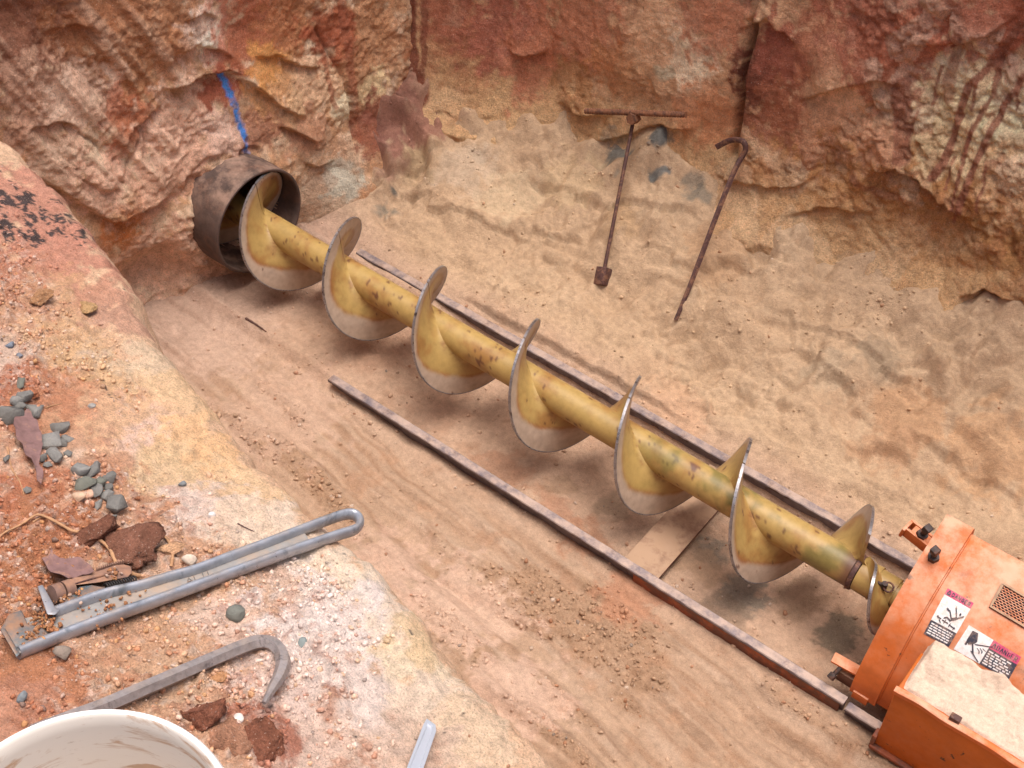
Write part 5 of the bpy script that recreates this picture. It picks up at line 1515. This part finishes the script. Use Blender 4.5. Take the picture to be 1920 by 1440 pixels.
# ---------------- stones, clods, leaves, roots on the bank
def stone_mesh(sx, sy, sz, rgb, seed, cuts=7, rough=.05, sub=2):
    rg = np.random.default_rng(seed)
    bm = bmesh.new(); bmesh.ops.create_icosphere(bm, subdivisions=sub, radius=1.0)
    v = np.array([p.co[:] for p in bm.verts]); f = np.array([[q.index for q in t.verts] for t in bm.faces]); bm.free()
    if rough < .2 and cuts > 6:
        q = rg.normal(size=(15, 3)); q /= np.linalg.norm(q, axis=1, keepdims=True); q *= rg.uniform(.8, 1.0, (15, 1))
        bm = bmesh.new(); [bm.verts.new(p) for p in q]
        r_ = bmesh.ops.convex_hull(bm, input=bm.verts[:]); bmesh.ops.dissolve_limit(bm, angle_limit=.30, verts=bm.verts[:], edges=bm.edges[:])
        bmesh.ops.bevel(bm, geom=bm.edges[:], offset=.025, segments=1, affect='EDGES', profile=.5); bmesh.ops.triangulate(bm, faces=bm.faces[:])
        bm.verts.index_update(); v = np.array([p.co[:] for p in bm.verts]); f = np.array([[k.index for k in t.verts] for t in bm.faces]); bm.free(); cuts = 0
    for _ in range(cuts):
        d = rg.normal(size=3); d /= np.linalg.norm(d); k = rg.uniform(.34, .68)
        e = np.maximum(v @ d - k, 0); v = v - e[:, None] * d
    v = v * (1 + rough * fbm(v * 1.0 + seed, 2.2, 3, .6, seed % 50))[:, None]
    v = v / np.abs(v).max(0) * np.array([sx, sy, sz])
    a = rg.uniform(0, 6.28)
    col = lin(*rgb)[None] * (1 + .18 * fbm(v / max(sx, sy) + seed, 2.0, 3, .6, 3))[:, None]
    return v, f, np.clip(col, .01, .9)

def put_stone(name, label, cat, px, py, w, h, rgb, seed, group=None, ang=None, flat=.75, cuts=11, rough=.05, sub=2, sink=.25):
    p, nrm = cast(px, py + h * .18, 'pit_bank')
    s = np.linalg.norm(p - CAM) / FPX                      # metres per photo pixel here
    v, f, col = stone_mesh(w * s / 2, h * s / 2 * 1.1, max(min(w, h) * s / 2 * flat, .002), rgb, seed, cuts, rough, sub)
    rz = YAW + (ang if ang is not None else 0)
    c, s_ = math.cos(rz), math.sin(rz)
    v = v @ np.array([[c, s_, 0], [-s_, c, 0], [0, 0, 1]])
    p = np.array(on_plane((px, py), p, nrm)) if nrm[2] > .3 else p
    base = p + np.array([0, 0, v[:, 2].max() * (1 - sink) * .6])
    me = np_mesh(name, v, f, col, smooth_shade=(rough > .2))
    me.materials.append(M['clod' if rough > .2 else 'stone'])
    o = bpy.data.objects.new(name, me); COL.objects.link(o); o.location = [float(q) for q in base]
    return tag(o, label, cat, group)

Z7 = lambda x, y: (x / 4.965, 690 + y / 4.965)
GP = 'blue-grey gravel stones on the near bank'
GRAVEL = [
    (190, 150, 60, 120, 'dark green-grey sliver of stone standing above the leaf cluster'), (235, 275, 120, 100, 'grey stone at the top right of the leaf cluster'),
    (165, 310, 90, 90, 'squarish grey stone above the purple leaf'), (180, 362, 120, 60, 'thin grey stone pressed against the purple leaf top'),
    (318, 405, 130, 150, 'long tilted grey stone right of the purple leaf top'), (90, 458, 200, 150, 'largest flat grey stone, at the left photo edge beside the leaf'),
    (555, 565, 150, 130, 'pale angular grey stone, topmost of the middle cluster'), (475, 697, 160, 130, 'big rounded grey stone in the middle cluster beside the leaf'),
    (570, 715, 90, 90, 'small blocky grey stone at the centre of the middle cluster'), (630, 660, 110, 80, 'grey stone on the right of the middle cluster'),
    (625, 805, 80, 60, 'small lone grey stone below the middle cluster, right'), (515, 838, 130, 130, 'wide grey stone at the bottom of the middle cluster'),
    (388, 838, 80, 80, 'round dark pebble touching the purple leaf lower edge'), (447, 908, 70, 50, 'little half-buried pebble lowest in the middle cluster'),
    (740, 968, 170, 120, 'pale wide grey stone, upper left of the lower cluster'), (862, 965, 115, 150, 'tall grey stone at the top of the lower cluster'),
    (900, 915, 60, 70, 'small grey chip highest in the lower cluster'), (1012, 1035, 120, 95, 'round grey stone at the right of the lower cluster'),
    (930, 1078, 100, 85, 'brown-grey dusty stone at the centre of the lower cluster'), (800, 1090, 160, 110, 'broad olive-grey stone at the left of the lower cluster'),
    (888, 1160, 110, 115, 'smooth blocky grey stone in the middle of the lower cluster'), (985, 1203, 100, 110, 'pointed grey stone low in the lower cluster'),
    (1085, 1282, 155, 140, 'large angular grey stone at the bottom right of the lower cluster'), (908, 1292, 58, 110, 'narrow upright grey stone at the bottom of the lower cluster'),
    (1012, 1122, 80, 80, 'small shaded grey stone under the round one in the lower cluster'), (255, 1150, 60, 60, 'single pebble below the tip of the purple leaf'),
    (60, 852, 44, 60, 'single bluish pebble left of the purple leaf'), (1037, 1388, 85, 42, 'half-buried grey stone above the red rock')]
for i, (x, y, w, h, lb) in enumerate(GRAVEL):
    px, py = Z7(x, y); g = 106 + (i * 37) % 26
    rgb = (g - 2, g - 5, g - 10) if i not in (0, 18, 19) else (108, 108, 98)
    put_stone('gravel_stone', lb, 'stone', px, py, w / 4.965 * 1.3, h / 4.965 * 1.3, rgb, 900 + i, GP, ang=RNG.uniform(-.4, .4))
for i, (px, py, w, h, rgb, lb) in enumerate([
        (342, 910, 16, 15, (120, 122, 122), 'lone grey pebble on the yellow slope right of the gravel'), (118, 1227, 36, 28, (134, 120, 108), 'round brown-grey pebble below the wrench jaw'),
        (40, 1307, 22, 26, (118, 122, 124), 'bluish pebble left of the crowbar near the photo edge'), (447, 1153, 44, 34, (112, 112, 104), 'dark flat stone between wrench handle and crowbar hook'),
        (565, 1205, 22, 30, (124, 132, 130), 'grey-green stone right of the crowbar hook'), (355, 1052, 28, 22, (198, 180, 162), 'pale round pebble touching the upper side of the wrench handle'),
        (447, 1350, 20, 22, (214, 202, 192), 'white pebble on the red clod beside the bucket'), (397, 967, 15, 14, (220, 212, 206), 'small white pebble above the wrench handle'),
        (20, 648, 20, 14, (112, 118, 128), 'blue-grey pebble high at the left photo edge'), (38, 668, 14, 12, (116, 118, 124), 'tiny grey pebble beside the blue-grey one'),
        (150, 935, 30, 22, (190, 160, 134), 'tan dusty stone left of the lower gravel cluster'), (168, 930, 16, 24, (200, 160, 136), 'pinkish stone inside the lower gravel cluster'),
        (172, 762, 16, 13, (150, 146, 140), 'small grey pebble above the middle gravel cluster'), (75, 785, 0, 0, (0, 0, 0), '')]):
    if w: put_stone('pebble', lb, 'pebble', px, py, w, h, rgb, 950 + i, None, cuts=4)
put_stone('gravel_stone', 'pinkish-white elongated stone at the left photo edge above the leaf', 'stone', 15, 745, 17, 42, (206, 168, 150), 981, None, ang=.35)
for i, (px, py, w, h, rgb, lb, an, fl) in enumerate([
        (182, 1000, 84, 74, (122, 80, 62), 'dark red-brown rock behind the wrench jaw, left one of two', .2, .8), (240, 1028, 130, 92, (130, 88, 70), 'large red-brown rock above the wrench, crossed by roots', .1, .75),
        (374, 1350, 84, 96, (136, 86, 66), 'red-brown clod of clay right beside the bucket', -.5, .8), (432, 1384, 124, 120, (168, 122, 96), 'big crumbly pink clod between bucket and crowbar claw', .2, .75),
        (500, 1388, 70, 100, (132, 84, 64), 'dark red clod at the bottom edge right of the pink one', .4, .7), (160, 582, 46, 32, (178, 142, 100), 'yellow clay clod on the bank near the dark flecks', -.2, .5),
        (78, 556, 46, 40, (172, 128, 92), 'orange crumbly clod left of the yellow one', .3, .45), (318, 1032, 60, 28, (200, 156, 120), 'tan clod at the root end above the wrench handle', .3, .4),
        (408, 1270, 46, 26, (198, 146, 104), 'flat tan clod under the crowbar shaft', .2, .4), (57, 738, 34, 34, (180, 116, 84), 'red-brown clod above the upper gravel', 0, .5)]):
    put_stone('soil_clod' if i > 1 else 'rock', lb, 'clod' if i > 1 else 'rock', px, py, w, h, rgb, 1000 + i, None, an, fl, 5, .32, 4, .45)

def sheet_from_px(name, label, cat, poly, mat, curl=.006, thick=.0012, lift=.012):
    c = np.mean(poly, 0); o, n = bank_plane([tuple(c)] + [tuple(p) for p in poly[::3]], lift)
    bm = bmesh.new()
    P = [on_plane(p, o, n) for p in poly]; cc = np.mean(P, 0)
    vs_ = [bm.verts.new(p) for p in P]; f = bm.faces.new(vs_)
    bmesh.ops.triangulate(bm, faces=[f]); bmesh.ops.subdivide_edges(bm, edges=bm.edges[:], cuts=3, use_grid_fill=True)
    X = np.array(P) - cc; ax = np.linalg.svd(X)[2]; rad = np.abs(X @ ax[1]).max()
    for v in bm.verts:
        q = np.array(v.co) - cc; e = (q @ ax[1]) / rad; g = q @ ax[0]
        v.co = Vector(np.array(v.co) + n * (curl * e * e - curl * .3 + .002 * math.sin(g * 160) + .0015 * math.sin(e * 9 + g * 60)))
    r = bmesh.ops.solidify(bm, geom=bm.faces[:], thickness=thick)
    me = bm_mesh(name, bm, 1.2); me.materials.append(M[mat])
    ob = bpy.data.objects.new(name, me); COL.objects.link(ob)
    return tag(ob, label, cat)
sheet_from_px('dead_leaf', 'long purple-brown dead leaf lying among the grey gravel', 'leaf', [Z7(*p) for p in [(255, 385), (290, 410), (318, 470), (350, 530), (375, 590), (388, 660), (392, 730), (376, 800), (365, 880), (392, 950), (408, 1000), (378, 1090), (352, 1050), (330, 890), (285, 845), (240, 810), (215, 740), (160, 680), (135, 600), (118, 550), (125, 490), (165, 450), (210, 420)]], 'leaf')
sheet_from_px('dead_leaf', 'curled grey-brown dead leaf stuck behind the wrench jaw', 'leaf', [(78, 1048), (92, 1041), (97, 1028), (99, 1040), (112, 1046), (126, 1045), (150, 1050), (168, 1060), (176, 1074), (160, 1076), (140, 1080), (128, 1086), (112, 1080), (96, 1076), (86, 1060)], 'leaf', lift=.02)

def root(name, label, cat, pix, rpx, mat='root', seed=0, surf='pit_bank', lift=1.0):
    H = []
    for p in spline([(float(a), float(b)) for a, b in pix], len(pix) * 6):
        q, nn = cast(p[0], p[1], surf); H.append(q)
    H = np.array(H); s = np.linalg.norm(H[0] - CAM) / FPX; r = rpx * s / 2
    k = np.ones(5) / 5
    Hs = np.stack([np.convolve(np.pad(H[:, i], 2, 'edge'), k, 'valid') for i in range(3)], 1) + np.array([0, 0, r * lift])
    n = len(Hs); bm = bmesh.new()
    bm_sweep(bm, Hs, circle_sec(r, 7), scales=[1.05 - .6 * i / n + .12 * math.sin(i * 1.7 + seed) for i in range(n)])
    me = bm_mesh(name, bm, 1); me.materials.append(M[mat]); o = bpy.data.objects.new(name, me); COL.objects.link(o)
    return tag(o, label, cat)
root('root', 'long tan root winding from the left edge over the red rock to the wrench', 'root', [(265, 1085), (236, 1076), (216, 1054), (205, 1030), (165, 1003), (140, 1002), (110, 985), (80, 971), (65, 973), (40, 990), (10, 1004), (0, 1015)], 7.5, seed=1, lift=2.2)
root('root', 'tan root arching over the red rock towards the wrench handle', 'root', [(322, 1068), (325, 1036), (308, 1008), (270, 993), (232, 1000), (200, 1022)], 6.5, seed=2, lift=2.2)
root('root', 'thin pale rootlet left of the purple leaf', 'root', [(15, 840), (18, 862), (24, 882), (38, 905), (46, 930)], 3.5, seed=3)
root('twig', 'thin dark twig lying above the wrench handle', 'twig', [(445, 982), (460, 990), (478, 998)], 3.0, 'rusty', 4)
root('twig', 'thin dark stick on the pit floor left of the auger', 'twig', [(460, 597), (480, 609), (500, 623)], 5.0, 'rusty', 5, 'pit_floor', .5)
root('root', 'tan rootlet over the half-buried stone above the red rock', 'root', [(62, 980), (78, 971), (98, 972)], 3.0, seed=6)
root('root', 'fine pale rootlet beside the upper gravel', 'root', [(86, 766), (96, 762), (118, 757)], 2.6, seed=7)
